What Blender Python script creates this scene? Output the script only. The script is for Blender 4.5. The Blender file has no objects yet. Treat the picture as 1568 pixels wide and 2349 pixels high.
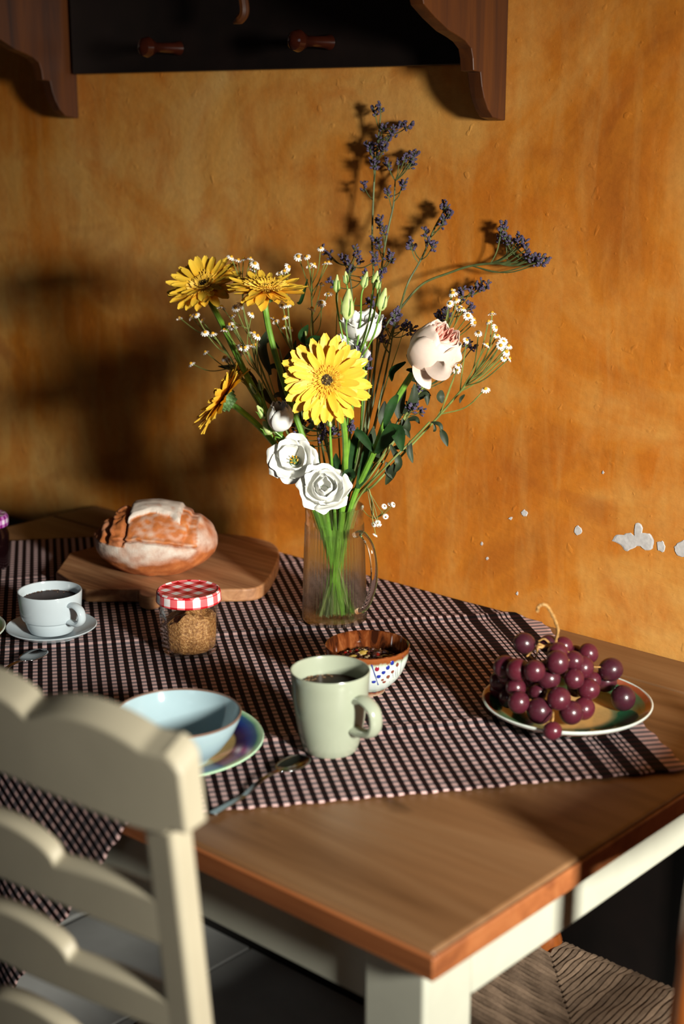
import bpy, math, random
from mathutils import Vector, Matrix, noise

# ------------------------------------------------------------------ camera, light, exposure
SC = bpy.context.scene
COL = SC.collection
W, H, F = 1568, 2349, 3434.0
TILT, YAW = math.radians(15.0), math.radians(41.9)
CAM = Vector((0, -1.682, 1.45))
FWD = Vector((-math.sin(YAW) * math.cos(TILT), math.cos(YAW) * math.cos(TILT), -math.sin(TILT)))
RT = Vector((math.cos(YAW), math.sin(YAW), 0))
UPC = RT.cross(FWD)
cd = bpy.data.cameras.new('camera')
cam = bpy.data.objects.new('camera', cd)
COL.objects.link(cam)
cam.location = CAM
cam.rotation_euler = (math.radians(90) - TILT, 0, YAW)
cd.sensor_fit = 'VERTICAL'; cd.sensor_height = 36; cd.sensor_width = 24
cd.lens = F / H * 36
cd.clip_start = 0.05
cd.dof.use_dof = True; cd.dof.focus_distance = 1.98; cd.dof.aperture_fstop = 3.2
SC.camera = cam

SC.view_settings.view_transform = 'Standard'
SC.view_settings.look = 'None'
SC.view_settings.gamma = 1
SC.view_settings.use_curve_mapping = False
SC.view_settings.exposure = 0.0

world = bpy.data.worlds.new('world'); SC.world = world; world.use_nodes = True
bg = world.node_tree.nodes['Background']
bg.inputs[0].default_value = (0.75, 0.85, 1.0, 1); bg.inputs[1].default_value = 0.0035

WIN = Vector((0.98, -1.07, 1.48))
def area(name, loc, target, sx, sy, power, color):
    l = bpy.data.lights.new(name, 'AREA'); l.shape = 'RECTANGLE'; l.size = sx; l.size_y = sy
    l.energy = power; l.color = color
    o = bpy.data.objects.new(name, l); COL.objects.link(o); o.location = loc
    d = Vector(target) - Vector(loc)
    o.rotation_euler = d.to_track_quat('-Z', 'Y').to_euler()
    return o
key = area('window_daylight', WIN, (-1.0, -0.30, 0.90), 0.20, 0.30, 15.6, (1.0, 0.95, 0.87))
key.data.spread = math.radians(58)   # beam narrowed to dim the wall above and left; no reveal built
area('room_fill', (-0.25, -3.1, 1.7), (-0.9, -0.9, 0.8), 0.5, 1.0, 2.1, (0.9, 0.93, 1.0))  # added soft fill behind the camera; no window built there

# ------------------------------------------------------------------ measuring helpers (points on real planes)
def ray(u, v): return FWD + RT * ((u - W / 2) / F) + UPC * ((H / 2 - v) / F)
def onz(u, v, z=0.7535):
    d = ray(u, v); return CAM + d * ((z - CAM.z) / d.z)
def off(u, v, o):
    d = ray(u, v); return CAM + d * ((-o - CAM.y) / d.y)
R_ = Vector((math.cos(YAW), math.sin(YAW), 0))      # to the photo's right, level
F_ = Vector((math.sin(YAW), -math.cos(YAW), 0))     # towards the viewer's side of the room, level
U_ = Vector((0, 0, 1))
TZ = 0.7535

# ------------------------------------------------------------------ mesh builder
class MB:
    def __init__(s): s.v = []; s.f = []; s.m = []; s.uv = []; s.col = []
    def add(s, vs, fs, mi=0):
        b = len(s.v); s.v += [tuple(p) for p in vs]
        s.f += [tuple(i + b for i in f) for f in fs]; s.m += [mi] * len(fs)
    def box(s, c, d, mi=0, M=None):
        vs = [Vector((x * d[0] / 2, y * d[1] / 2, z * d[2] / 2)) for x in (-1, 1) for y in (-1, 1) for z in (-1, 1)]
        if M: vs = [M @ p for p in vs]
        vs = [p + Vector(c) for p in vs]
        s.add(vs, [(0, 1, 3, 2), (4, 6, 7, 5), (0, 4, 5, 1), (2, 3, 7, 6), (0, 2, 6, 4), (1, 5, 7, 3)], mi)
    def grid(s, fn, nu, nv, mi=0, cu=False):
        vs = [fn(i / nu, j / nv) for j in range(nv + 1) for i in range(nu + (0 if cu else 1))]
        k = nu if cu else nu + 1; fs = []
        for j in range(nv):
            for i in range(nu):
                a = j * k + i; b = j * k + ((i + 1) % k if cu else i + 1)
                fs.append((a, b, b + k, a + k))
        s.add(vs, fs, mi)
    def lathe(s, prof, n=32, c=(0, 0, 0), mi=0, rib=0, ribn=0):
        c = Vector(c); vs = []; fs = []
        for (r, z) in prof:
            for i in range(n):
                a = 2 * math.pi * i / n
                rr = max(r, 1e-5) + (rib * math.cos(a * ribn) if r > 0.004 else 0)
                vs.append(c + Vector((rr * math.cos(a), rr * math.sin(a), z)))
        for j in range(len(prof) - 1):
            for i in range(n):
                fs.append((j * n + i, j * n + (i + 1) % n, (j + 1) * n + (i + 1) % n, (j + 1) * n + i))
        s.add(vs, fs, mi)
    def tube(s, pts, rad, n=6, mi=0, cap=True, flat=1.0):
        pts = [Vector(p) for p in pts]
        if len(pts) < 2: return
        if not hasattr(rad, '__len__'): rad = [rad] * len(pts)
        vs = []; fs = []; t0 = (pts[1] - pts[0]).normalized()
        nrm = t0.orthogonal().normalized()
        if flat != 1.0: nrm = (Vector((0, 0, 1)) - t0 * t0.z).normalized()
        for i, p in enumerate(pts):
            t = (pts[min(i + 1, len(pts) - 1)] - pts[max(i - 1, 0)])
            t = t.normalized() if t.length > 1e-9 else t0
            nrm = (nrm - t * nrm.dot(t)); nrm = nrm.normalized() if nrm.length > 1e-6 else t.orthogonal().normalized()
            b = t.cross(nrm)
            for k in range(n):
                a = 2 * math.pi * k / n
                vs.append(p + nrm * (rad[i] * flat * math.cos(a)) + b * (rad[i] * math.sin(a)))
        for i in range(len(pts) - 1):
            for k in range(n):
                fs.append((i * n + k, i * n + (k + 1) % n, (i + 1) * n + (k + 1) % n, (i + 1) * n + k))
        if cap:
            fs.append(tuple(range(n))[::-1]); fs.append(tuple((len(pts) - 1) * n + k for k in range(n)))
        s.add(vs, fs, mi)
    def ell(s, c, r, nu=12, nv=8, mi=0, M=None):
        c = Vector(c)
        if not hasattr(r, '__len__'): r = (r, r, r)
        vs = []; fs = []
        for j in range(nv + 1):
            th = math.pi * j / nv
            for i in range(nu):
                ph = 2 * math.pi * i / nu
                p = Vector((r[0] * math.sin(th) * math.cos(ph), r[1] * math.sin(th) * math.sin(ph), r[2] * math.cos(th)))
                if M: p = M @ p
                vs.append(c + p)
        for j in range(nv):
            for i in range(nu):
                fs.append((j * nu + i, (j + 1) * nu + i, (j + 1) * nu + (i + 1) % nu, j * nu + (i + 1) % nu))
        s.add(vs, fs, mi)
    def prism(s, poly, fn0, fn1, mi=0):
        n = len(poly); vs = [fn0(p) for p in poly] + [fn1(p) for p in poly]
        fs = [tuple(range(n)), tuple(range(2 * n - 1, n - 1, -1))]
        fs += [(i, i + n, (i + 1) % n + n, (i + 1) % n) for i in range(n)]
        s.add(vs, fs, mi)
    def build(s, name, mats, parent=None, smooth=True, bevel=0, sharp=35, weld=False):
        me = bpy.data.meshes.new(name)
        me.from_pydata(s.v, [], s.f)
        if not isinstance(mats, (list, tuple)): mats = [mats]
        for m in mats: me.materials.append(m)
        me.polygons.foreach_set('material_index', s.m)
        me.polygons.foreach_set('use_smooth', [smooth] * len(s.f))
        me.validate(); me.update()
        if weld:
            import bmesh
            bm = bmesh.new(); bm.from_mesh(me); bmesh.ops.remove_doubles(bm, verts=bm.verts, dist=2e-5)
            bmesh.ops.recalc_face_normals(bm, faces=bm.faces); bm.to_mesh(me); bm.free()
        if smooth and sharp: me.set_sharp_from_angle(angle=math.radians(sharp))
        o = bpy.data.objects.new(name, me); COL.objects.link(o)
        if parent: o.parent = parent
        if bevel:
            b = o.modifiers.new('bevel', 'BEVEL'); b.width = bevel; b.segments = 3; b.limit_method = 'ANGLE'
            b.angle_limit = math.radians(40); b.harden_normals = False
        return o

def tag(o, label=None, cat=None, group=None, kind=None):
    if label: o['label'] = label
    if cat: o['category'] = cat
    if group: o['group'] = group
    if kind: o['kind'] = kind
    return o
def thing(name, loc, label, cat, group=None, rz=0):
    o = bpy.data.objects.new(name, None); COL.objects.link(o); o.location = loc; o.rotation_euler = (0, 0, rz)
    o.empty_display_size = 0.02
    return tag(o, label, cat, group)
def inst(src, name, parent, M):
    o = src.copy(); o.name = name; COL.objects.link(o); o.parent = parent; o.matrix_local = M; return o
def frame(axis, spin=0):
    a = Vector(axis).normalized(); q = a.to_track_quat('Z', 'Y').to_matrix()
    return q @ Matrix.Rotation(spin, 3, 'Z')
def catmull(pts, n=6):
    pts = [Vector(p) for p in pts]
    if len(pts) < 3:
        return [pts[0].lerp(pts[-1], i / n) for i in range(n + 1)]
    P = [pts[0] * 2 - pts[1]] + pts + [pts[-1] * 2 - pts[-2]]; out = []
    for i in range(1, len(P) - 2):
        for k in range(n):
            t = k / n
            out.append(0.5 * ((2 * P[i]) + (P[i + 1] - P[i - 1]) * t + (2 * P[i - 1] - 5 * P[i] + 4 * P[i + 1] - P[i + 2]) * t * t
                              + (3 * P[i] - 3 * P[i + 1] + P[i + 2] - P[i - 1]) * t ** 3))
    out.append(pts[-1]); return out

# ------------------------------------------------------------------ materials
def S(r, g, b): return tuple(((c / 255 + 0.055) / 1.055) ** 2.4 if c > 10 else c / 255 / 12.92 for c in (r, g, b)) + (1,)
class NT:
    def __init__(s, name):
        s.mat = bpy.data.materials.new(name); s.mat.use_nodes = True; s.t = s.mat.node_tree; s.t.nodes.clear()
        s.out = s.n('ShaderNodeOutputMaterial')
    def n(s, typ, **kw):
        nd = s.t.nodes.new(typ)
        for k, v in kw.items(): setattr(nd, k, v)
        return nd
    def l(s, a, b): s.t.links.new(a, b)
    def setin(s, sock, val):
        if hasattr(val, 'is_output'): s.l(val, sock)
        else: sock.default_value = val
    def math(s, op, a, b=None, c=None):
        nd = s.n('ShaderNodeMath', operation=op)
        for i, x in enumerate((a, b, c)):
            if x is not None: s.setin(nd.inputs[i], x)
        return nd.outputs[0]
    def mix(s, fac, a, b, mode='MIX'):
        nd = s.n('ShaderNodeMix', data_type='RGBA', blend_type=mode)
        s.setin(nd.inputs[0], fac); s.setin(nd.inputs[6], a); s.setin(nd.inputs[7], b); return nd.outputs[2]
    def noise(s, vec, scale, detail=4, rough=0.5, dist=0.0):
        nd = s.n('ShaderNodeTexNoise'); s.l(vec, nd.inputs['Vector'])
        nd.inputs['Scale'].default_value = scale; nd.inputs['Detail'].default_value = detail
        nd.inputs['Roughness'].default_value = rough; nd.inputs['Distortion'].default_value = dist
        return nd.outputs['Fac']
    def ramp(s, fac, stops, interp='LINEAR'):
        nd = s.n('ShaderNodeValToRGB'); s.l(fac, nd.inputs[0]); cr = nd.color_ramp; cr.interpolation = interp
        while len(cr.elements) < len(stops): cr.elements.new(0.5)
        for e, (p, c) in zip(cr.elements, stops):
            e.position = p; e.color = c if hasattr(c, '__len__') else (c, c, c, 1)
        return nd.outputs[0]
    def obj(s, scale=(1, 1, 1), rot=(0, 0, 0), kind='Object'):
        tc = s.n('ShaderNodeTexCoord'); mp = s.n('ShaderNodeMapping')
        s.l(tc.outputs[kind], mp.inputs[0]); mp.inputs['Scale'].default_value = scale; mp.inputs['Rotation'].default_value = rot
        return mp.outputs[0]
    def bump(s, h, strength=0.3, dist=0.001, nrm=None):
        b = s.n('ShaderNodeBump'); b.inputs['Strength'].default_value = strength; b.inputs['Distance'].default_value = dist
        s.l(h, b.inputs['Height'])
        if nrm: s.l(nrm, b.inputs['Normal'])
        return b.outputs[0]
    def bsdf(s, color, rough=0.5, normal=None, **kw):
        p = s.n('ShaderNodeBsdfPrincipled'); s.setin(p.inputs['Base Color'], color); s.setin(p.inputs['Roughness'], rough)
        if normal: s.l(normal, p.inputs['Normal'])
        for k, v in kw.items(): s.setin(p.inputs[k.replace('_', ' ')], v)
        s.l(p.outputs[0], s.out.inputs[0]); return p
def simple(name, color, rough=0.5, var=0.12, scale=30, bump=0.0, **kw):
    t = NT(name); v = t.obj(); n = t.noise(v, scale, 3)
    dark = tuple(c * (1 - var) for c in color[:3]) + (1,); lite = tuple(min(1, c * (1 + var)) for c in color[:3]) + (1,)
    c = t.ramp(n, [(0.3, dark), (0.7, lite)])
    nm = t.bump(n, bump, 0.001) if bump else None
    t.bsdf(c, rough, nm, **kw); return t.mat

def wall_material():
    t = NT('ochre_limewash'); v = t.obj()
    big = t.noise(v, 2.2, 5, 0.55, 1.2)
    c = t.ramp(big, [(0.30, S(166, 88, 14)), (0.45, S(204, 122, 30)), (0.56, S(214, 150, 70)), (0.72, S(218, 166, 94))])
    mid = t.noise(v, 7, 6, 0.6, 1.6)
    c = t.mix(t.ramp(mid, [(0.42, 0.0), (0.66, 0.55)]), c, S(194, 104, 16))
    st = t.noise(t.obj((26, 26, 5), (0, math.radians(25), 0)), 1, 4, 0.6, 0.5)
    c = t.mix(t.ramp(st, [(0.45, 0.0), (0.75, 0.35)]), c, S(224, 172, 92))
    sm = t.noise(t.obj((1, 1, 1.8)), 4.3, 3, 0.4, 0.8)
    c = t.mix(t.ramp(sm, [(0.60, 0.0), (0.72, 0.5)]), c, S(158, 82, 20))
    f = t.noise(v, 90, 4, 0.6)
    c = t.mix(0.25, c, t.ramp(f, [(0.3, (0.5, 0.5, 0.5, 1)), (0.7, (1, 1, 1, 1))]), 'MULTIPLY')
    h1 = t.noise(v, 110, 5, 0.65); h2 = t.noise(t.obj((40, 40, 160), (0, math.radians(52), 0)), 1, 3, 0.6, 0.7)
    h3 = t.noise(v, 9, 3, 0.5, 0.5)
    h4 = t.ramp(t.noise(v, 48, 2, 0.5, 0.3), [(0.66, 0.0), (0.74, 1.0)])
    h = t.math('ADD', t.math('MULTIPLY', h1, 0.35), t.math('MULTIPLY', h2, 0.35))
    h = t.math('ADD', h, t.math('MULTIPLY', h3, 2.2)); h = t.math('ADD', h, t.math('MULTIPLY', h4, 0.35))
    t.bsdf(c, 0.62, t.bump(h, 0.55, 0.0022)); return t.mat
M_wall = wall_material()
def wood(name, c0, c1, c2, axis='X', rough=0.45, knots=True, gscale=1.0):
    t = NT(name)
    sc = {'X': (2.0, 26, 26), 'Y': (26, 2.0, 26), 'Z': (26, 26, 2.0)}[axis]
    sc = tuple(x * gscale for x in sc)
    g = t.noise(t.obj(sc), 1.0, 5, 0.6, 1.2)
    c = t.ramp(g, [(0.3, c0), (0.5, c1), (0.72, c2)])
    g2 = t.noise(t.obj(tuple(x * 3 for x in sc)), 1.0, 3, 0.6, 0.3)
    c = t.mix(0.22, c, t.ramp(g2, [(0.35, (0.45, 0.4, 0.35, 1)), (0.65, (1, 1, 1, 1))]), 'MULTIPLY')
    if knots:
        kn = t.noise(t.obj((7, 12, 9)), 1.6, 2, 0.4, 0.3)
        c = t.mix(t.ramp(kn, [(0.66, 0.0), (0.76, 0.8)]), c, tuple(x * 0.5 for x in c0[:3]) + (1,))
    t.bsdf(c, t.ramp(g, [(0.3, rough + 0.08), (0.7, rough - 0.05)]), t.bump(g2, 0.15, 0.0006)); return t.mat
M_table = wood('waxed_pine_top', S(104, 70, 40), S(124, 88, 56), S(136, 102, 70), gscale=0.6)
M_tabedge = wood('orange_pine_edge', S(124, 68, 34), S(150, 88, 48), S(166, 104, 62), knots=False)
M_board = wood('oak_board', S(120, 78, 48), S(160, 112, 74), S(184, 138, 98), 'X', 0.55, False, 1.6)
M_dark = wood('dark_stained_shelf', S(48, 22, 8), S(70, 35, 12), S(88, 47, 17), 'Z', 0.42, False)
M_peg = simple('dark_polished_mahogany', S(46, 16, 7), 0.14, 0.2, 40)
M_black = simple('near_black_wood', S(20, 11, 8), 0.5, 0.3, 20)
M_honey = wood('varnished_chair_wood', S(96, 46, 18), S(132, 70, 28), S(156, 88, 38), 'Z', 0.3, False)
M_seat = simple('dark_woven_seat', S(52, 40, 30), 0.7, 0.4, 200, 0.5)
M_cream = simple('cream_paint', S(200, 190, 164), 0.42, 0.04, 20, 0.05)
M_cream2 = simple('pale_table_paint', S(184, 184, 168), 0.45, 0.05, 18, 0.05)
M_floor = simple('pale_grey_floor_paint', S(196, 197, 194), 0.35, 0.15, 6, 0.05)
M_white = simple('white_porcelain', S(184, 196, 202), 0.12, 0.02)
M_bowl = simple('pale_blue_glaze', S(160, 184, 192), 0.08, 0.03)
M_brownrim = simple('brown_rim_glaze', S(120, 96, 84), 0.2, 0.1)
M_mug = simple('sage_green_glaze', S(150, 157, 138), 0.2, 0.03)
M_coffee = simple('black_coffee', S(52, 22, 10), 0.4, 0.3, 20, Specular_IOR_Level=0.06)
M_foam = simple('coffee_foam', S(150, 112, 80), 0.4, 0.3, 120)
M_steel = simple('stainless_steel', S(150, 150, 150), 0.16, 0.03, Metallic=1.0)
M_stem = simple('green_stem', S(88, 128, 48), 0.45, 0.3, 60)
M_stem2 = simple('bright_green_stem', S(104, 150, 50), 0.4, 0.25, 60)
M_thin = simple('thin_olive_stem', S(116, 128, 66), 0.5, 0.3, 60)
M_leaf = simple('dark_green_leaf', S(28, 58, 22), 0.7, 0.45, 50, 0.3, Specular_IOR_Level=0.2)
M_dkleaf = simple('dried_dark_leaf', S(40, 52, 30), 0.6, 0.4, 60)
M_calyx = simple('green_calyx', S(82, 116, 62), 0.6, 0.4, 160)
M_bud = simple('pale_green_bud', S(192, 208, 132), 0.45, 0.15, 70, Subsurface_Weight=0.2, Subsurface_Radius=(0.004, 0.004, 0.002))
M_whitepetal = simple('white_petal', S(230, 230, 224), 0.5, 0.05, 50, Subsurface_Weight=0.25, Subsurface_Radius=(0.004, 0.004, 0.003))
M_smallwhite = simple('tiny_white_petal', S(236, 232, 224), 0.6, 0.03)
M_chamyellow = simple('chamomile_centre', S(206, 152, 30), 0.7, 0.2, 400)
M_purple = simple('purple_floret', S(80, 70, 98), 0.8, 0.35, 300)
M_greygreen = simple('grey_green_floret_base', S(66, 70, 56), 0.7, 0.35, 300)
M_centerdark = simple('gerbera_dark_centre', S(70, 52, 16), 0.8, 0.5, 500)
M_yell = simple('gerbera_ray_floret', S(234, 188, 62), 0.6, 0.15, 200)
M_plaster = simple('bare_plaster', S(196, 192, 190), 0.9, 0.12, 160, 0.4)
M_jam = simple('dark_jam_jar', S(18, 6, 8), 0.08, 0.2)
M_rope = simple('dry_grape_stalk', S(164, 124, 70), 0.7, 0.4, 200)

def petal_mat():
    t = NT('yellow_gerbera_petal'); v = t.obj()
    y = t.n('ShaderNodeSeparateXYZ'); t.l(v, y.inputs[0])
    fac = t.math('MULTIPLY', y.outputs[1], 17.0)
    c = t.ramp(fac, [(0.2, S(226, 140, 18)), (0.38, S(234, 182, 44)), (0.9, S(236, 196, 66))])
    gro = t.noise(t.obj((900, 30, 900)), 1.0, 2)
    t.bsdf(c, 0.5, t.bump(gro, 0.35, 0.0008), Subsurface_Weight=0.15, Subsurface_Radius=(0.004, 0.003, 0.001)); return t.mat
M_petal = petal_mat()
def rose_mat():
    t = NT('blush_rose_petal'); at = t.n('ShaderNodeAttribute', attribute_name='tint')
    v = t.obj(); n = t.noise(v, 60, 4)
    c = t.mix(at.outputs['Fac'], S(226, 206, 192), S(236, 168, 150))
    c = t.mix(0.3, c, t.ramp(n, [(0.3, (0.8, 0.74, 0.7, 1)), (0.7, (1, 1, 1, 1))]), 'MULTIPLY')
    t.bsdf(c, 0.5, t.bump(t.noise(t.obj((1, 1, 1)), 120, 3), 0.2, 0.001), Subsurface_Weight=0.25, Subsurface_Radius=(0.006, 0.003, 0.002)); return t.mat
M_rose = rose_mat()
def grape_mat():
    t = NT('red_grape_skin'); v = t.obj(kind='Object'); oi = t.n('ShaderNodeObjectInfo')
    add = t.n('ShaderNodeVectorMath', operation='ADD'); t.l(v, add.inputs[0]); t.l(oi.outputs['Location'], add.inputs[1])
    n = t.noise(add.outputs[0], 70, 4, 0.6, 0.5)
    c = t.mix(oi.outputs['Random'], S(48, 7, 16), S(76, 12, 24))
    c = t.mix(t.ramp(n, [(0.45, 0.0), (0.72, 0.22)]), c, S(126, 100, 124))
    r = t.ramp(n, [(0.4, 0.16), (0.7, 0.5)])
    t.bsdf(c, r, None, Subsurface_Weight=0.2, Subsurface_Radius=(0.01, 0.002, 0.002)); return t.mat
M_grape = grape_mat()
def glass_mat(name, tint, body=0.03, refr=0.0, ior=1.2):
    t = NT(name); lw = t.n('ShaderNodeLayerWeight'); lw.inputs[0].default_value = 0.5
    f = t.math('POWER', lw.outputs['Facing'], 2.6); f = t.math('MULTIPLY_ADD', f, 0.62, body)
    tr = t.n('ShaderNodeBsdfTransparent'); tr.inputs[0].default_value = tint
    base = tr.outputs[0]
    if refr:
        rf = t.n('ShaderNodeBsdfRefraction'); rf.inputs['Color'].default_value = tint; rf.inputs['IOR'].default_value = ior; rf.inputs['Roughness'].default_value = 0.02
        m = t.n('ShaderNodeMixShader'); m.inputs[0].default_value = refr; t.l(base, m.inputs[1]); t.l(rf.outputs[0], m.inputs[2]); base = m.outputs[0]
    gl = t.n('ShaderNodeBsdfGlossy'); gl.inputs['Roughness'].default_value = 0.04; gl.inputs[0].default_value = (1, 1, 1, 1)
    m2 = t.n('ShaderNodeMixShader'); t.l(f, m2.inputs[0]); t.l(base, m2.inputs[1]); t.l(gl.outputs[0], m2.inputs[2])
    t.l(m2.outputs[0], t.out.inputs[0]); return t.mat
M_glass = glass_mat('clear_glass', (0.96, 0.97, 0.95, 1))
M_ribglass = glass_mat('ribbed_glass', (0.95, 0.96, 0.92, 1), 0.05, 0.50, 1.2)
M_water = glass_mat('water', (0.985, 0.99, 0.97, 1), 0.008, 0.25, 1.06)
_g = NT('solid_clear_glass'); _g.bsdf((0.97, 0.99, 0.96, 1), 0.01, None, Transmission_Weight=1.0, IOR=1.45); M_solid = _g.mat
M_pane = glass_mat('window_pane', (0.97, 0.98, 0.97, 1), 0.02)

def cloth_mat():
    t = NT('gingham_cotton'); uv = t.n('ShaderNodeUVMap'); uv.uv_map = 'UVMap'
    sx = t.n('ShaderNodeSeparateXYZ'); t.l(uv.outputs[0], sx.inputs[0])
    s_, t_ = sx.outputs[0], sx.outputs[1]
    P = 0.01225
    def stripe(x, ph):
        fr = t.math('FRACT', t.math('ADD', t.math('DIVIDE', x, P), ph))
        tri = t.math('ABSOLUTE', t.math('SUBTRACT', fr, 0.5))          # 0 at centre, .5 at edges
        return t.ramp(tri, [(0.215, 1.0), (0.275, 0.0)])
    warp = stripe(t_, 0.3); weft = stripe(s_, 0.0)
    # border: position inside the last 10 cm of the cloth
    b = t.math('MULTIPLY', t.math('ADD', t_, 0.780), 10.0)
    bord = t.ramp(b, [(0.0, 0.0), (0.14, 0.85), (0.185, 0.0), (0.21, 0.85), (0.255, 0.0), (0.29, 0.7), (0.31, 0.0), (0.43, 0.0), (0.44, 0.75), (0.47, 0.0),
                      (0.50, 0.85), (0.54, 0.0), (0.57, 0.85), (0.61, 0.0), (0.77, 1.0)], 'CONSTANT')
    isb = t.math('GREATER_THAN', t_, -0.780)
    warp = t.mix(isb, warp, bord)
    LL, LD, DL, DD = S(214, 178, 174), S(118, 108, 112), S(38, 14, 14), S(6, 4, 5)
    c = t.mix(warp, t.mix(weft, DD, DL), t.mix(weft, LD, LL))
    fi = t.noise(t.obj((1, 1, 1)), 900, 2)
    c = t.mix(0.4, c, t.ramp(fi, [(0.3, (0.55, 0.55, 0.55, 1)), (0.7, (1, 1, 1, 1))]), 'MULTIPLY')
    wv = t.n('ShaderNodeTexWave'); t.l(uv.outputs[0], wv.inputs[0]); wv.inputs['Scale'].default_value = 260; wv.inputs['Distortion'].default_value = 1
    h = t.math('ADD', t.math('MULTIPLY', warp, 0.4), t.math('MULTIPLY', wv.outputs['Fac'], 0.6))
    t.bsdf(c, 0.85, t.bump(h, 0.5, 0.0006), Specular_IOR_Level=0.12); return t.mat
M_cloth = cloth_mat()
def check_mat(name, dark, mid, lite, n=13):
    t = NT(name); v = t.obj()
    sx = t.n('ShaderNodeSeparateXYZ'); t.l(v, sx.inputs[0])
    def st(x):
        fr = t.math('FRACT', t.math('MULTIPLY', t.math('ADD', x, 1.003), n / 0.0865 / 2)); return t.math('GREATER_THAN', fr, 0.5)
    geo = sx.outputs
    ang = t.math('MULTIPLY', t.math('ARCTAN2', geo[1], geo[0]), 0.0425)
    side = t.math('LESS_THAN', geo[2], 0.0868)
    a = st(t.mix(side, geo[0], ang)); b = st(t.mix(side, geo[1], t.math('MULTIPLY', geo[2], 1.0)))
    c = t.mix(a, t.mix(b, lite, mid), t.mix(b, mid, dark))
    t.bsdf(c, 0.25); return t.mat
M_lid = check_mat('red_white_checked_lid', S(176, 10, 24), S(224, 100, 104), S(232, 226, 226), 8.5)
M_plid = check_mat('purple_white_checked_lid', S(120, 20, 110), S(180, 110, 180), S(220, 214, 224))

# ------------------------------------------------------------------ the room
def wallbox(name, lo, hi, m):
    b = MB(); b.box([(a + c) / 2 for a, c in zip(lo, hi)], [c - a for a, c in zip(lo, hi)]); o = b.build(name, m, smooth=False)
    return tag(o, kind='structure')
wall = wallbox('wall_back', (-4.2, 0, -0.02), (1.0, 0.15, 2.6), M_wall)
# flaked plaster on the back wall
def flake(pts, name='plaster_patch'):
    c = sum((off(u, v, 0) for u, v in pts), Vector()) / len(pts)
    ws = [off(u, v, 0) for u, v in pts]
    ring = catmull(ws + [ws[0]], 3)[:-1]; rnd = random.Random(int(pts[0][0]))
    ring = [p + Vector((rnd.uniform(-1, 1), 0, rnd.uniform(-1, 1))) * 0.0007 for p in ring]
    b = MB(); n = len(ring)
    vs = [Vector((p.x, -0.0003, p.z)) for p in ring] + [c + (p - c) * 0.9 + Vector((0, -0.0009, 0)) for p in ring] + [Vector((c.x, -0.0009, c.z))]
    fs = [(i, (i + 1) % n, (i + 1) % n + n, i + n) for i in range(n)] + [(i + n, (i + 1) % n + n, 2 * n) for i in range(n)]
    b.add(vs, fs); b.build(name, M_plaster, wall, smooth=False)
flake([(1403, 1240), (1412, 1228), (1430, 1226), (1445, 1222), (1455, 1228), (1456, 1205), (1464, 1199), (1473, 1206), (1473, 1222), (1490, 1224), (1499, 1240), (1496, 1258), (1480, 1261), (1466, 1252), (1450, 1259), (1434, 1264), (1424, 1250)])
flake([(1507, 1243), (1518, 1241), (1525, 1252), (1522, 1265), (1509, 1262)])
flake([(1546, 1254), (1556, 1244), (1572, 1240), (1584, 1256), (1576, 1276), (1558, 1277), (1547, 1266)])
flake([(1317, 1214), (1324, 1206), (1332, 1210), (1334, 1220), (1326, 1228), (1318, 1224)])
flake([(1195, 1174), (1202, 1169), (1210, 1176), (1206, 1184), (1198, 1182)])
flake([(1165, 1189), (1170, 1185), (1176, 1188), (1172, 1193)])
for u, v in ((1186, 1361), (1105, 1247), (1383, 1084), (1117, 1281)):
    flake([(u - 3, v), (u, v - 4), (u + 3, v), (u, v + 4)])

tr = MB(); xx = -4.2
tr.box((-1.70, -0.006, 0.34), (5.0, 0.012, 0.68)); tag(tr.build('shade_panel_1', M_black, smooth=False), kind='structure')  # added black panel standing in for the shade under the table

# right-hand wall with the narrow window that lights the table
XW = 0.86
wy0, wy1, wz0, wz1 = -1.24, -0.90, 1.24, 1.72
wr = MB()
for (y0, y1, z0, z1) in ((-4.4, wy0, 0, 2.6), (wy1, 0.0, 0, 2.6), (wy0, wy1, 0, wz0), (wy0, wy1, wz1, 2.6)):
    wr.box((XW + 0.06, (y0 + y1) / 2, (z0 + z1) / 2), (0.03, y1 - y0, z1 - z0))
tag(wr.build('wall_right', M_wall, smooth=False), kind='structure')
wf = MB(); t_ = 0.022
wf.box((XW + 0.04, wy0 + t_ / 2, (wz0 + wz1) / 2), (0.04, t_, wz1 - wz0)); wf.box((XW + 0.04, wy1 - t_ / 2, (wz0 + wz1) / 2), (0.04, t_, wz1 - wz0))
wf.box((XW + 0.04, (wy0 + wy1) / 2, wz0 + t_ / 2), (0.04, wy1 - wy0 - 2 * t_, t_)); wf.box((XW + 0.04, (wy0 + wy1) / 2, wz1 - t_ / 2), (0.04, wy1 - wy0 - 2 * t_, t_))
wfo = tag(wf.build('window_1', M_cream, smooth=False), kind='structure')
pb = MB(); pb.box((XW + 0.03, (wy0 + wy1) / 2, (wz0 + wz1) / 2), (0.002, wy1 - wy0 - 2 * t_, wz1 - wz0 - 2 * t_)); pb.build('pane', M_pane, wfo, smooth=False)

# floor of wide painted boards running towards the wall
fl = tag(wallbox('floor', (-4.2, -4.4, -0.06), (0.84, 0.0, -0.022), M_dark), kind='structure')
x = -4.2; k = 0
while x < 0.8:
    w_ = 0.31; gap = 0.006 if not (-2.05 < x + w_ < -1.75) else 0.03
    b = MB(); b.box((x + w_ / 2, -2.2, -0.011), (w_ - gap, 4.38, 0.022)); b.build('floorboard', M_floor, fl, smooth=False, bevel=0.002)
    x += w_

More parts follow.
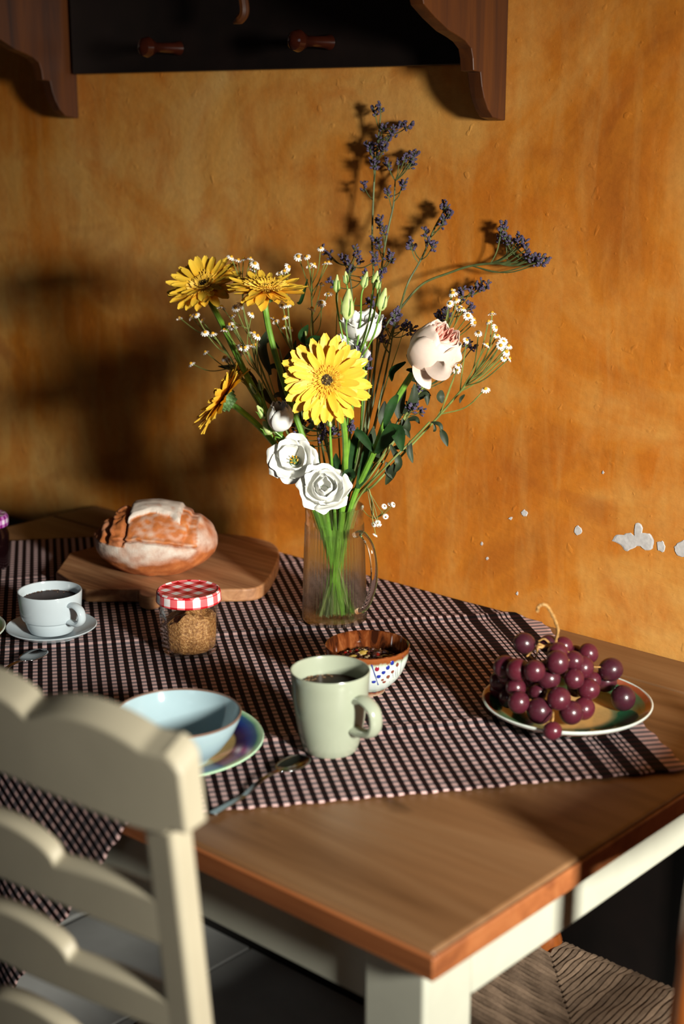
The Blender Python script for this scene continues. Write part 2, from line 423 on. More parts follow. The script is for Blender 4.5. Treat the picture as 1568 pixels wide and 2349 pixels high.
# ------------------------------------------------------------------ table
tb = thing('dining_table', (-1.4, -0.39, 0), 'pine dining table with cream painted apron and legs under a checked cloth', 'table')
TO = Vector((-1.4, -0.39, 0))
def tbox(name, lo, hi, m, bevel=0.002, axis=None):
    b = MB(); b.box([(a + c) / 2 - o for a, c, o in zip(lo, hi, TO)], [c - a for a, c in zip(lo, hi)])
    return b.build(name, m, tb, smooth=True, bevel=bevel)
tbox('tabletop_board', (-2.115, -0.776, 0.7245), (-0.708, -0.1015, 0.750), M_table, 0.004)
tbox('tabletop_board', (-2.115, -0.100, 0.7245), (-0.708, -0.003, 0.750), M_table, 0.003)
# darker rounded edging strip along the front and right sides
tbox('edge_strip', (-2.116, -0.781, 0.7240), (-0.7035, -0.7765, 0.7475), M_tabedge, 0.002)
tbox('edge_strip', (-0.7075, -0.7765, 0.7240), (-0.7035, -0.003, 0.7475), M_tabedge, 0.002)
tbox('front_apron', (-2.05, -0.757, 0.655), (-0.797, -0.737, 0.7240), M_cream2)
tbox('side_apron', (-0.745, -0.695, 0.661), (-0.725, -0.075, 0.7240), M_cream2, 0.004)
tbox('apron_backing', (-0.758, -0.68, 0.68), (-0.746, -0.09, 0.7240), M_dark)
tbox('back_apron', (-2.05, -0.045, 0.655), (-0.797, -0.025, 0.7240), M_cream2)
tbox('side_apron', (-2.10, -0.695, 0.661), (-2.08, -0.075, 0.7240), M_cream2)
for (x0, y0) in ((-0.795, -0.767), (-0.795, -0.075), (-2.105, -0.767), (-2.105, -0.075)):
    tbox('leg', (x0, y0, 0.0), (x0 + 0.072, y0 + 0.070, 0.7240), M_cream2, 0.004)

# ------------------------------------------------------------------ tablecloth
nA = Vector((0.799, -0.602, 0)); mA = Vector((0.602, 0.799, 0))
def cloth_point(s, t):
    tw = t
    p = nA * s + mA * tw
    x, y, z = p.x, p.y, 0.753
    z += 0.0011 * noise.noise(Vector((x * 9, y * 9, 1.3))) + 0.0006
    for s0, a in ((-0.935, 0.0035), (-0.565, 0.0035), (-1.25, 0.002)):
        d = abs(s - s0 - 0.006 * math.sin(t * 9))
        if d < 0.014: z += a * (1 - d / 0.014)
    z = min(z, 0.7575)
    if y > -0.004: y = -0.004
    e = -0.783 - y; ex = -2.118 - x
    if e > 0:
        rip = 0.010 * (0.5 + 0.5 * math.sin(x * 34 + 1.0 + e * 3)) * min(1, e * 4)
        y = -0.783 - min(e, 0.004) - rip; z = 0.7535 - max(0, e - 0.003)
    if ex > 0:
        x = -2.118 - min(ex, 0.004) - 0.01 * (0.5 + 0.5 * math.sin(p.y * 40)) * min(1, ex * 4); z = min(z, 0.7535) - max(0, ex - 0.003)
    return Vector((x, y, z))
s0, s1, t0, t1 = -1.462, -0.398, -1.86, -0.680
NS, NTT = 190, 210
vs = []; uvs = []
for j in range(NTT + 1):
    for i in range(NS + 1):
        s = s0 + (s1 - s0) * i / NS; t = t0 + (t1 - t0) * j / NTT
        # rounded far corner, wavy hand-hemmed edge
        jx = 0.0015 * math.sin(t * 160) * (i in (0, NS)); jy = 0.0015 * math.sin(s * 150) * (j in (0, NTT))
        vs.append(cloth_point(s + jx, t + jy)); uvs.append((s, t))
fs = []
for j in range(NTT):
    for i in range(NS):
        q = [j * (NS + 1) + i, j * (NS + 1) + i + 1, (j + 1) * (NS + 1) + i + 1, (j + 1) * (NS + 1) + i]
        if all(vs[a].y > -0.0045 for a in q): continue
        fs.append(tuple(q))
me = bpy.data.meshes.new('tablecloth'); me.from_pydata([tuple(p) for p in vs], [], fs)
ul = me.uv_layers.new(name='UVMap')
flat = []
for lp in me.loops: flat += uvs[lp.vertex_index]
ul.data.foreach_set('uv', flat)
me.polygons.foreach_set('use_smooth', [True] * len(me.polygons)); me.materials.append(M_cloth)
cl = bpy.data.objects.new('tablecloth', me); COL.objects.link(cl)
tag(cl, 'dark and pink gingham tablecloth with striped border laid aslant over the pine table', 'tablecloth')
sd = cl.modifiers.new('thick', 'SOLIDIFY'); sd.thickness = 0.0016; sd.offset = -1

# ------------------------------------------------------------------ cream ladder-back chair (front left)
A0 = CAM + ray(390, 1910) * 1.12
aV = Vector((-0.9957, -0.092, 0)); upL = Vector((0, -0.0937, 1)).normalized(); nF = aV.cross(upL).normalized()
if nF.y > 0: nF = -nF        # towards the viewer
ch = thing('ladder_back_chair', (A0.x - 0.2, A0.y + 0.2, 0), 'cream painted ladder-back chair with scalloped slats at the front of the table', 'chair')
CO = Vector(ch.location)
hscale = A0.z
def cp(w, h, d):      # w along the back, h up the leaning back, d out towards the viewer
    bow = 0.008 * (1 - ((w - 0.195) / 0.215) ** 2)
    return A0 + aV * w + upL * ((h - hscale)) + nF * (d - 0.010 + max(0, bow)) - CO
def cpp(w, h, d): return A0 + aV * w + upL * (h - hscale) + nF * (d - 0.012) - CO
def slat(name, top, bot, th, ext=0.0):
    b = MB(); N = 96; w0, w1 = -ext, 0.39 + ext
    def prof(w):
        u = abs(w - 0.195) / (0.195 + ext)
        return top(u), bot(u)
    ws = [w0 + (w1 - w0) * i / N for i in range(N + 1)]
    vs = []
    for w in ws:
        a, c = prof(w)
        vs += [cp(w, a, th / 2), cp(w, c, th / 2), cp(w, c, -th / 2), cp(w, a + th * 0.42, -th / 2)]
    fs = []
    for i in range(N):
        for k in range(4): fs.append((4 * i + k, 4 * i + (k + 1) % 4, 4 * (i + 1) + (k + 1) % 4, 4 * (i + 1) + k))
    fs += [(3, 2, 1, 0), (4 * N, 4 * N + 1, 4 * N + 2, 4 * N + 3)]
    b.add(vs, fs); o = b.build(name, M_cream, ch, bevel=0.0025, sharp=30); return o
def scal(base, h1, h2, end):
    # u 0 centre .. 1 end : centre hump to u=.30, side hump to the end
    def f(u):
        if u < 0.30: return base + h1 * math.sqrt(max(0, 1 - (u / 0.30) ** 2 * 0.92))
        v = (u - 0.30) / 0.70
        hump = math.sin(math.pi * min(1, v / 0.55) / 2) if v < 0.55 else math.cos(math.pi * (v - 0.55) / 0.9 * 0.5)
        return base + h2 * max(0, hump) + end * v
    return f
def toprail(u):
    if u < 0.26: return 0.990 + 0.016 * math.sqrt(max(0, 1 - (u / 0.26) ** 2))
    if u > 0.93: return 0.996 - 0.014 * ((u - 0.93) / 0.07) ** 2
    v = (u - 0.26) / 0.67
    return 0.989 + 0.014 * math.sin(math.pi * min(1, v * 1.15 + 0.03)) ** 0.8 * (1 if v < 0.84 else 0.9) + 0.006 * v
slat('top_rail', toprail, lambda u: 0.930 - 0.006 * (1 - abs(u - 0.75) * 2) + (0.006 if u > 0.9 else 0), 0.024, 0.019)
slat('slat', scal(0.857, 0.022, 0.006, -0.002), lambda u: 0.821 - 0.003 * u, 0.014)
slat('slat', scal(0.765, 0.022, 0.005, -0.003), lambda u: 0.730 + 0.006 * u, 0.014)
slat('slat', scal(0.672, 0.022, 0.005, -0.003), lambda u: 0.637 + 0.006 * u, 0.014)
for w in (0.014, 0.376):
    b = MB(); vs = []
    hs = [-0.01 + 0.001, 0.46, 0.932]
    for h in hs:
        for (dw, dd) in ((-0.016, -0.012), (0.016, -0.012), (0.016, 0.012), (-0.016, 0.012)):
            p = cpp(w + dw, h, dd)
            if h < 0.1: p = Vector((p.x, cpp(w + dw, 0.46, dd).y, 0.0))
            vs.append(p)
    fs = [(3, 2, 1, 0), (8, 9, 10, 11)] + [(4 * i + k, 4 * i + (k + 1) % 4, 4 * (i + 1) + (k + 1) % 4, 4 * (i + 1) + k) for i in range(2) for k in range(4)]
    b.add(vs, fs); b.build('back_post', M_cream, ch, bevel=0.005)
fwd = Vector((-nF.x, -nF.y, 0)).normalized()
base = cpp(0.195, 0.45, 0); base.z = 0.425
Mc = Matrix((aV, fwd, U_)).transposed()
b = MB(); b.box(base + fwd * 0.175 + Vector((0, 0, -0.018)), (0.42, 0.33, 0.035), M=Mc); b.build('seat', M_seat, ch, bevel=0.01)
for w in (-0.17, 0.17):
    b = MB(); b.box(base + fwd * 0.315 + aV * w + Vector((0, 0, -0.2305)), (0.034, 0.034, 0.389), M=Mc); b.build('front_leg', M_cream, ch, bevel=0.004)
    b = MB(); b.box(base + fwd * 0.16 + aV * w + Vector((0, 0, -0.27)), (0.018, 0.29, 0.022), M=Mc); b.build('stretcher', M_cream, ch, bevel=0.004)

# ------------------------------------------------------------------ rush-seated chair at the right end
rc = thing('rush_seat_chair', (-0.74, -0.45, 0), 'brown varnished chair with woven rush seat tucked under the right end of the table', 'chair')
RO = Vector((-0.74, -0.45, 0))
X0, X1, Y0, Y1, ZS = -0.925, -0.575, -0.63, -0.275, 0.452
for yy in (Y0 + 0.01, Y1 - 0.01):
    b = MB(); pts = [(-0.55 , yy, 0.0), (-0.553, yy, 0.3), (-0.553, yy, 0.45), (-0.560, yy, 0.6), (-0.558, yy + 0.0, 0.75), (-0.545, yy, 0.885)]
    pts = catmull([Vector(p) + Vector((0, 0.03 if yy < -0.5 else 0.0, 0)) for p in pts], 8)
    rad = [0.015 + 0.0015 * math.sin(p.z * 60) * (1 if 0.5 < p.z < 0.75 else 0) for p in pts]
    rad[-1] = 0.008; rad[-2] = 0.0125
    b.tube([p - RO for p in pts], rad, 14); b.build('back_post', M_honey, rc)
    b = MB(); pts = [Vector((X0 + 0.012, yy, z)) - RO for z in (0, 0.2, 0.42, 0.462, 0.472, 0.476)]
    b.tube(pts, [0.013, 0.017, 0.018, 0.019, 0.016, 0.006], 14); b.build('front_leg', M_honey, rc)
    for z in (0.18, 0.32):
        b = MB(); b.tube([Vector((X0 + 0.02, yy, z)) - RO, Vector((-0.565, yy, z)) - RO], 0.009, 8); b.build('stretcher', M_honey, rc)
for z0, z1 in ((0.780, 0.868), (0.70, 0.735), (0.58, 0.61)):
    b = MB()
    def fn(u, v, z0=z0, z1=z1):
        y = Y0 + 0.045 + (Y1 - 0.01 - Y0 - 0.045) * u; a = 2 * math.pi * v
        return Vector((-0.558 + 0.02 * math.sin(math.pi * u) + 0.006 * math.cos(a), y, (z0 + z1) / 2 + (z1 - z0) / 2 * math.sin(a) * (0.8 + 0.2 * math.sin(math.pi * u)))) - RO
    b.grid(lambda v, u, f=fn: f(u, v), 12, 20, cu=True); b.build('back_slat', M_honey, rc)
def rush_mat():
    t = NT('woven_rush'); at = t.n('ShaderNodeAttribute', attribute_name='shade')
    n = t.noise(t.obj((1, 1, 1)), 160, 4, 0.7)
    c = t.mix(t.math('MULTIPLY_ADD', n, 0.8, t.math('MULTIPLY', at.outputs['Fac'], 0.5)), S(52, 38, 28), S(134, 112, 92))
    t.bsdf(c, 0.6, t.bump(n, 0.5, 0.001)); return t.mat
M_rush = rush_mat()
cx, cy = (X0 + X1) / 2, (Y0 + Y1) / 2; hx, hy = (X1 - X0) / 2, (Y1 - Y0) / 2
rnd = random.Random(4)
for side in range(4):
    b = MB(); shade = []
    half, depth = (hy, hx) if side in (0, 1) else (hx, hy)
    sg = -1 if side in (0, 2) else 1
    n = 50
    for i in range(n):
        a = -half + (i + 0.5) * 2 * half / n
        L = depth * (1 - abs(a) / half); pts = []
        path = [(depth - 0.0, -0.035), (depth + 0.010, -0.018), (depth + 0.009, -0.002), (depth - 0.006, 0.006), (depth - 0.02, 0.006)]
        k = max(1, int(L / 0.03))
        path += [(depth - 0.02 - (L - 0.02) * (j + 1) / k, 0.005 - 0.010 * (j + 1) / k * (L / depth)) for j in range(k)] if L > 0.025 else []
        for d, z in path:
            q = a + rnd.uniform(-1, 1) * 0.0008 + (depth - d) * 0.10 * (1 if a < 0 else -1) * 0
            x, y = (sg * d, q) if side in (0, 1) else (q, sg * d)
            pts.append(Vector((cx + x, cy + y, ZS + z)) - RO)
        b0 = len(b.v); r0 = 2 * half / n * 0.56
        b.tube(catmull(pts, 3), [r0 * (1 + 0.25 * math.sin(j * 1.3 + i)) for j in range(len(catmull(pts, 3)))], 6)
        shade += [rnd.random()] * (len(b.v) - b0)
    o = b.build('rush_weave', M_rush, rc); o['kind'] = 'stuff'
    at = o.data.attributes.new('shade', 'FLOAT', 'POINT'); at.data.foreach_set('value', shade[:len(o.data.vertices)])

# ------------------------------------------------------------------ wall shelf with brackets and pegs
sh = thing('wall_shelf', (-1.66, 0, 1.7), 'dark wooden wall shelf with scrolled brackets and peg rail above the bouquet', 'shelf')
SO = Vector((-1.66, 0, 1.7))
prof = [(0.0, 1.4375), (0.0080, 1.4378), (0.0280, 1.4415), (0.0392, 1.4519), (0.0480, 1.4660), (0.0535, 1.4803), (0.0575, 1.4985), (0.0725, 1.4998), (0.0742, 1.5154), (0.0783, 1.5273), (0.0897, 1.5355),
        (0.1050, 1.5413), (0.1250, 1.5475), (0.1530, 1.5620), (0.1760, 1.5765), (0.1850, 1.600), (0.186, 1.62), (0.186, 1.70), (0.0, 1.70)]
for xr in (-1.216, -2.117):
    b = MB(); sgn = -1
    b.prism(prof, lambda p: Vector((xr, -p[0] - 0.0005, p[1])) - SO, lambda p: Vector((xr - 0.022, -p[0] - 0.0005, p[1])) - SO)
    b.build('bracket', M_dark, sh, smooth=False, bevel=0.0015)
b = MB(); b.box(Vector((-1.6665, -0.010, 1.605)) - SO, (0.877, 0.018, 0.190)); b.build('backboard', M_black, sh, smooth=False, bevel=0.002)  # backboard coloured near-black, darker than the brackets and shelf board
b = MB(); b.box(Vector((-1.6665, -0.10, 1.712)) - SO, (1.0, 0.20, 0.024)); b.build('shelf_board', M_dark, sh, smooth=False, bevel=0.003)
for xp in (-1.515, -1.835):
    b = MB(); Mr = Matrix.Rotation(math.radians(90), 3, 'X')
    pr = [(0.0, 0.0), (0.011, 0.001), (0.0085, 0.012), (0.0075, 0.035), (0.008, 0.052), (0.0125, 0.058), (0.0155, 0.066), (0.013, 0.075), (0.006, 0.080), (0, 0.081)]
    b.lathe(pr, 24); b.v = [tuple(Mr @ Vector(p) + Vector((xp, -0.0195, 1.545)) - SO) for p in b.v]
    b.build('peg', M_peg, sh)
# thick curved wooden hook hanging from the shelf
hk = MB()
pts = catmull([off(548, -60, 0.10), off(556, -10, 0.10), off(560, 25, 0.10), off(552, 42, 0.10), off(536, 52, 0.10)], 6)
c0 = pts[0].copy()
hk.tube([p - SO for p in pts], [0.0075] * (len(pts) - 6) + [0.0075 - 0.001 * k for k in range(6)], 10)
hk.tube([c0 - SO, Vector((c0.x, c0.y, 1.7005)) - SO], 0.006, 8)
hk.build('hook', M_dark, sh)

# ------------------------------------------------------------------ lathe pottery helper
def handle(mbv, ang, r_top, z_top, r_bot, z_bot, out, rad, flat=1.0, n=10):
    d = Vector((math.cos(ang), math.sin(ang), 0)); 
    pts = [d * r_top + U_ * z_top, d * (r_top + out * 0.55) + U_ * (z_top + 0.002), d * (r_top + out) + U_ * (z_top - (z_top - z_bot) * 0.25),
           d * (r_top + out * 1.02) + U_ * (z_top - (z_top - z_bot) * 0.6), d * (r_bot + out * 0.6) + U_ * (z_bot + 0.0), d * r_bot + U_ * z_bot]
    mbv.tube(catmull(pts, 6), rad, n)

# green mug
pm = onz(757, 1537, TZ + 0.095); pm.z = TZ
mg = thing('mug', pm, 'sage green mug with milky coffee in the middle of the table front', 'mug')
b = MB(); b.lathe([(0, 0.0008), (0.029, 0.0008), (0.031, 0.003), (0.0335, 0.012), (0.0385, 0.035), (0.0422, 0.062), (0.0438, 0.085), (0.0446, 0.0945), (0.0440, 0.0960), (0.0428, 0.0955), (0.0418, 0.092),
                   (0.0408, 0.075), (0.0385, 0.045), (0.033, 0.012), (0.0, 0.008)], 64)
b.build('body', M_mug, mg)
b = MB()
pts = catmull([Vector((0.0415, 0, 0.071)), Vector((0.054, 0, 0.0735)), Vector((0.067, 0, 0.066)), Vector((0.0705, 0, 0.052)), Vector((0.066, 0, 0.040)), Vector((0.052, 0, 0.035)), Vector((0.0385, 0, 0.0345))], 6)
b.tube(pts, 0.0092, 14, flat=0.55); b.v = [tuple(Matrix.Rotation(math.radians(-3), 3, 'Z') @ Vector(p)) for p in b.v]
b.build('handle', M_mug, mg)
b = MB(); b.lathe([(0.0, 0.074), (0.0402, 0.074)], 48); b.lathe([(0.0402, 0.074), (0.0405, 0.0745), (0.03, 0.0752), (0.0, 0.0752)], 48)
b.build('milky_coffee', M_coffee, None).location = pm
tag(bpy.data.objects['milky_coffee'], 'dark brown coffee filling the sage green mug', 'coffee', kind='stuff')
b = MB(); rnd = random.Random(2)
for i in range(60):
    a = rnd.uniform(2.2, 4.4); r = rnd.uniform(0.028, 0.0395); s = rnd.uniform(0.0006, 0.0016)
    b.ell((r * math.cos(a), r * math.sin(a), 0.0754), (s, s, 0.0003), 6, 4)
o = b.build('coffee_froth', M_foam); o.location = pm
tag(o, 'thin pale froth floating at the left side inside the green mug', 'froth', kind='stuff')

# white cup and saucer
pc = onz(118, 1434, TZ + 0.015); pc.z = TZ
sa = MB(); sa.lathe([(0, 0.0015), (0.034, 0.0012), (0.036, 0.0004), (0.038, 0.003), (0.052, 0.0085), (0.0605, 0.0135), (0.0620, 0.0150), (0.0608, 0.0158), (0.052, 0.0115), (0.038, 0.006), (0.0, 0.0055)], 64)
so = sa.build('saucer', M_white); so.location = pc
tag(so, 'white saucer under the coffee cup at the left of the cloth', 'saucer')
cu = thing('coffee_cup', pc + Vector((0, 0, 0.0064)), 'white porcelain coffee cup with black coffee on a white saucer', 'cup')
b = MB(); b.lathe([(0, 0.0), (0.025, 0.0), (0.0295, 0.002), (0.033, 0.008), (0.0355, 0.0175), (0.0357, 0.0186), (0.0360, 0.0190), (0.0392, 0.0212), (0.0415, 0.028), (0.0428, 0.045), (0.0436, 0.0575), (0.0430, 0.0590), (0.0416, 0.0588), (0.0405, 0.055),
                   (0.0395, 0.035), (0.035, 0.015), (0.02, 0.006), (0, 0.005)], 64)
b.build('body', M_white, cu)
b = MB()
pts = catmull([Vector((0.0405, 0, 0.046)), Vector((0.052, 0, 0.0475)), Vector((0.0625, 0, 0.042)), Vector((0.0645, 0, 0.030)), Vector((0.055, 0, 0.0225)), Vector((0.0385, 0, 0.0225))], 6)
b.tube(pts, 0.0066, 12, flat=0.62); b.v = [tuple(Matrix.Rotation(math.radians(2), 3, 'Z') @ Vector(p)) for p in b.v]
b.build('handle', M_white, cu)
b = MB(); b.lathe([(0.0, 0.046), (0.040, 0.046)], 48); b.lathe([(0.040, 0.0462), (0.030, 0.0466), (0, 0.0466)], 48)
o = b.build('black_coffee', M_coffee); o.location = pc + Vector((0, 0, 0.0064)); tag(o, 'black coffee inside the white cup', 'coffee', kind='stuff')
b = MB(); rnd = random.Random(5)
for i in range(90):
    a = rnd.uniform(0, 6.28); r = rnd.uniform(0.037, 0.0392) if rnd.random() < .85 else rnd.uniform(0.02, 0.038); s = rnd.uniform(0.0005, 0.0012)
    b.ell((r * math.cos(a), r * math.sin(a), 0.0469), (s, s, 0.0003), 6, 4)
o = b.build('crema_bubbles', M_foam); o.location = pc + Vector((0, 0, 0.0064)); tag(o, 'ring of tan bubbles on the black coffee in the white cup', 'froth', kind='stuff')

# big pale blue bowl on blue plate
pp = onz(371, 1692, TZ + 0.0175); pp.z = TZ
def plate_mat(name, stops, R):
    t = NT(name); v = t.obj(); sx = t.n('ShaderNodeSeparateXYZ'); t.l(v, sx.inputs[0])
    r = t.math('SQRT', t.math('ADD', t.math('MULTIPLY', sx.outputs[0], sx.outputs[0]), t.math('MULTIPLY', sx.outputs[1], sx.outputs[1])))
    n = t.noise(t.obj(), 18, 3, 0.6, 1.0)
    r = t.math('ADD', t.math('DIVIDE', r, R), t.math('MULTIPLY', t.math('SUBTRACT', n, 0.5), 0.03))
    c = t.ramp(r, stops); nn = t.noise(t.obj((40, 40, 2)), 3, 3)
    c = t.mix(0.25, c, t.ramp(nn, [(0.3, (0.55, 0.55, 0.55, 1)), (0.7, (1, 1, 1, 1))]), 'MULTIPLY')
    t.bsdf(c, 0.12); return t.mat
M_bplate = plate_mat('blue_painted_plate', [(0.70, S(176, 156, 104)), (0.73, S(14, 18, 60)), (0.80, S(18, 28, 96)), (0.86, S(26, 64, 132)), (0.92, S(44, 92, 130)), (0.95, S(120, 176, 140)), (0.98, S(176, 210, 176))], 0.1145)
b = MB(); b.lathe([(0, 0.001), (0.058, 0.001), (0.060, 0.0005), (0.064, 0.004), (0.085, 0.009), (0.110, 0.0155), (0.1145, 0.0175), (0.1135, 0.0190), (0.108, 0.0178), (0.085, 0.0115), (0.066, 0.0065), (0, 0.006)], 80)
bp = b.build('side_plate', M_bplate); bp.location = pp
tag(bp, 'blue rimmed plate with tan centre under the pale blue bowl', 'plate')
b = MB(); rnd = random.Random(9)
for (a0, r0, l) in ((-0.15, 0.047, 0.014), (-0.5, 0.050, 0.012), (0.2, 0.050, 0.010), (-0.9, 0.048, 0.012), (-0.3, 0.040, 0.010)):
    c = Vector((r0 * math.cos(a0), r0 * math.sin(a0), 0.0066))
    for k in range(4):
        a = a0 + k * 1.4; d = Vector((math.cos(a), math.sin(a), 0))
        b.ell(c + d * l * 0.4, (l * 0.45, 0.0018, 0.0003), 8, 4, M=Matrix.Rotation(a, 3, 'Z'))
b.build('painted_leaf_motif', simple('dark_brush_glaze', S(40, 34, 30), 0.15), bp)
pbw = onz(407, 1634, TZ + 0.0615); pbw.z = TZ + 0.0065
bw = thing('breakfast_bowl', pbw, 'empty pale blue bowl with thin brown rim on the blue plate', 'bowl')
b = MB(); b.lathe([(0, 0.002), (0.030, 0.002), (0.031, 0.0004), (0.034, 0.0004), (0.036, 0.005), (0.050, 0.017), (0.062, 0.034), (0.0682, 0.048), (0.0698, 0.0535)], 80)
b.lathe([(0.0675, 0.0540), (0.0655, 0.047), (0.059, 0.033), (0.046, 0.017), (0.028, 0.0085), (0, 0.0065)], 80)
b.build('body', M_bowl, bw)
b = MB(); b.lathe([(0.0698, 0.0535), (0.0700, 0.0550), (0.0690, 0.0558), (0.0678, 0.0552), (0.0675, 0.0540)], 80); b.build('rim', M_brownrim, bw)

# spoons
def spoon(tip, end, label, flip=False, z=TZ):
    a = Vector(tip); e = Vector(end); L = (e - a).length; ang = math.atan2(e.y - a.y, e.x - a.x)
    o = bpy.data.objects.new('teaspoon', None)
    b = MB()
    def fn(u, v):
        s = u; x = s * L; BW = 0.0155; BL = 0.30
        if s < BL: w = BW * math.sqrt(max(0.0, 1 - ((s - BL * 0.5) / (BL * 0.5)) ** 2)) ** 0.9 + 0.0004; 
        else: w = 0.0
        hw = 0.0028 + 0.0026 * max(0, (s - 0.35) / 0.65) ** 2
        if s > 0.97: hw *= math.sqrt(max(0.05, 1 - ((s - 0.97) / 0.03) ** 2))
        w = max(w, hw if s > BL * 0.85 else 0)
        y = (v * 2 - 1) * w
        lift = 0.0075 * max(0, math.sin(min(1, max(0, (s - 0.16) / 0.5)) * math.pi)) + 0.0012
        dep = 0.0
        if s < BL:
            q = 1 - ((s - BL * 0.5) / (BL * 0.5)) ** 2; dep = -0.0055 * q * (1 - (v * 2 - 1) ** 2)
            lift = max(lift, 0.0072 if True else 0)
        return Vector((x, y, lift + dep))
    b.grid(fn, 60, 10)
    o = b.build('teaspoon', M_steel); o.location = (a.x, a.y, z); o.rotation_euler = (0, 0, ang)
    m = o.modifiers.new('thick', 'SOLIDIFY'); m.thickness = 0.0011; m.offset = 1
    return tag(o, label, 'spoon')
spoon(onz(702, 1748), onz(484, 1872), 'steel teaspoon lying across the front hem of the cloth below the green mug')
spoon(onz(103, 1502), onz(-75, 1592), 'steel teaspoon lying at the left behind the cream chair back')

# bowl of muesli with painted flowers
pn = onz(842, 1479, TZ + 0.0605); pn.z = TZ
def potmat():
    t = NT('brown_drip_and_white_glaze'); v = t.obj(); sx = t.n('ShaderNodeSeparateXYZ'); t.l(v, sx.inputs[0])
    n = t.noise(t.obj((60, 60, 12)), 1.6, 3, 0.6, 0.6); z = t.math('ADD', sx.outputs[2], t.math('MULTIPLY', t.math('SUBTRACT', n, 0.5), 0.010))
    c = t.ramp(t.math('MULTIPLY', z, 16.0), [(0.02, S(160, 140, 118)), (0.10, S(110, 58, 30)), (0.13, S(36, 34, 60)), (0.16, S(168, 186, 168)), (0.26, S(196, 206, 200)), (0.74, S(198, 208, 202)), (0.80, S(170, 190, 170)), (0.87, S(116, 62, 24)), (0.95, S(128, 70, 34))])
    t.bsdf(c, 0.1); return t.mat
M_pot = potmat()
def potin():
    t = NT('dark_brown_drip_glaze'); n = t.noise(t.obj((50, 50, 12)), 1.5, 4, 0.6, 1.0)
    c = t.ramp(n, [(0.38, S(40, 17, 8)), (0.54, S(92, 44, 18)), (0.68, S(124, 72, 38)), (0.78, S(186, 168, 138))]); t.bsdf(c, 0.06); return t.mat
nb = thing('nut_bowl', pn, 'small brown rimmed bowl with painted blue and red dots holding muesli', 'bowl')
def rO(z): # outer radius
    pts = [(0.0, 0.022), (0.004, 0.0235), (0.007, 0.0245), (0.009, 0.028), (0.020, 0.0385), (0.034, 0.0465), (0.048, 0.0508), (0.058, 0.0522)]
    for (a, ra), (c, rc_) in zip(pts, pts[1:]):
        if a <= z <= c: return ra + (rc_ - ra) * (z - a) / (c - a)
    return 0.0522
b = MB(); b.lathe([(0, 0.0006), (0.022, 0.0006), (0.0235, 0.004), (0.0245, 0.007), (0.028, 0.009), (0.0335, 0.0145), (0.0385, 0.020), (0.0432, 0.027), (0.0465, 0.034), (0.049, 0.041), (0.0508, 0.048), (0.0522, 0.058), (0.0523, 0.0605)], 72)
b.build('body', M_pot, nb)
b = MB(); b.lathe([(0.0523, 0.0605), (0.0515, 0.0615), (0.0500, 0.0605), (0.0485, 0.050), (0.045, 0.036), (0.037, 0.020), (0.02, 0.010), (0, 0.008)], 72); b.build('glazed_inside', potin(), nb)
# painted motif on the side that faces the viewer's right
mats = [simple('cobalt_dot', S(30, 44, 132), 0.12), simple('crimson_dot', S(128, 28, 52), 0.12), simple('brown_dot', S(112, 58, 46), 0.12), simple('thin_brush_line', S(60, 62, 60), 0.2)]
b = MB(); a0 = math.atan2(F_.y, F_.x)
def onpot(dx, z, lift=0.0003):
    r = rO(z); ph = math.asin(max(-0.99, min(0.99, dx / r))); d = F_ * math.cos(ph) + R_ * math.sin(ph); return d * (r + lift) + U_ * z, d
def px2pot(u, v): return (u - 842) * 1.80 / F, 0.0605 - (v - 1475 - 35) * 1.82 / F / 0.94 * 0.99
def dot(u, v, r, mi):
    dx, z = px2pot(u, v); p, d = onpot(dx, z); b.ell(p, (r, r * 1.1, 0.0005), 10, 6, mi, M=frame(d))
for u, v in ((856, 1565), (867, 1552), (878, 1543), (888, 1533), (898, 1524)): dot(u, v, 0.0028, 0)
dot(863, 1533, 0.0029, 1)
for u, v in ((880, 1569), (889, 1557), (899, 1546), (910, 1532)): dot(u, v, 0.0026, 2)
for u, v in ((876, 1563), (924, 1518)): dot(u, v, 0.0020, 2)
b.tube([onpot(*px2pot(850, 1522))[0], onpot(*px2pot(858, 1548))[0], onpot(*px2pot(866, 1577))[0]], 0.0009, 6, 0)
for (u0, v0, u1, v1) in ((889, 1560, 893, 1578), (899, 1550, 902, 1576), (910, 1536, 911, 1570), (920, 1524, 917, 1566), (906, 1542, 907, 1572)):
    b.tube([onpot(*px2pot(u0 + (u1 - u0) * k / 4, v0 + (v1 - v0) * k / 4))[0] for k in range(5)], 0.00025, 4, 3)
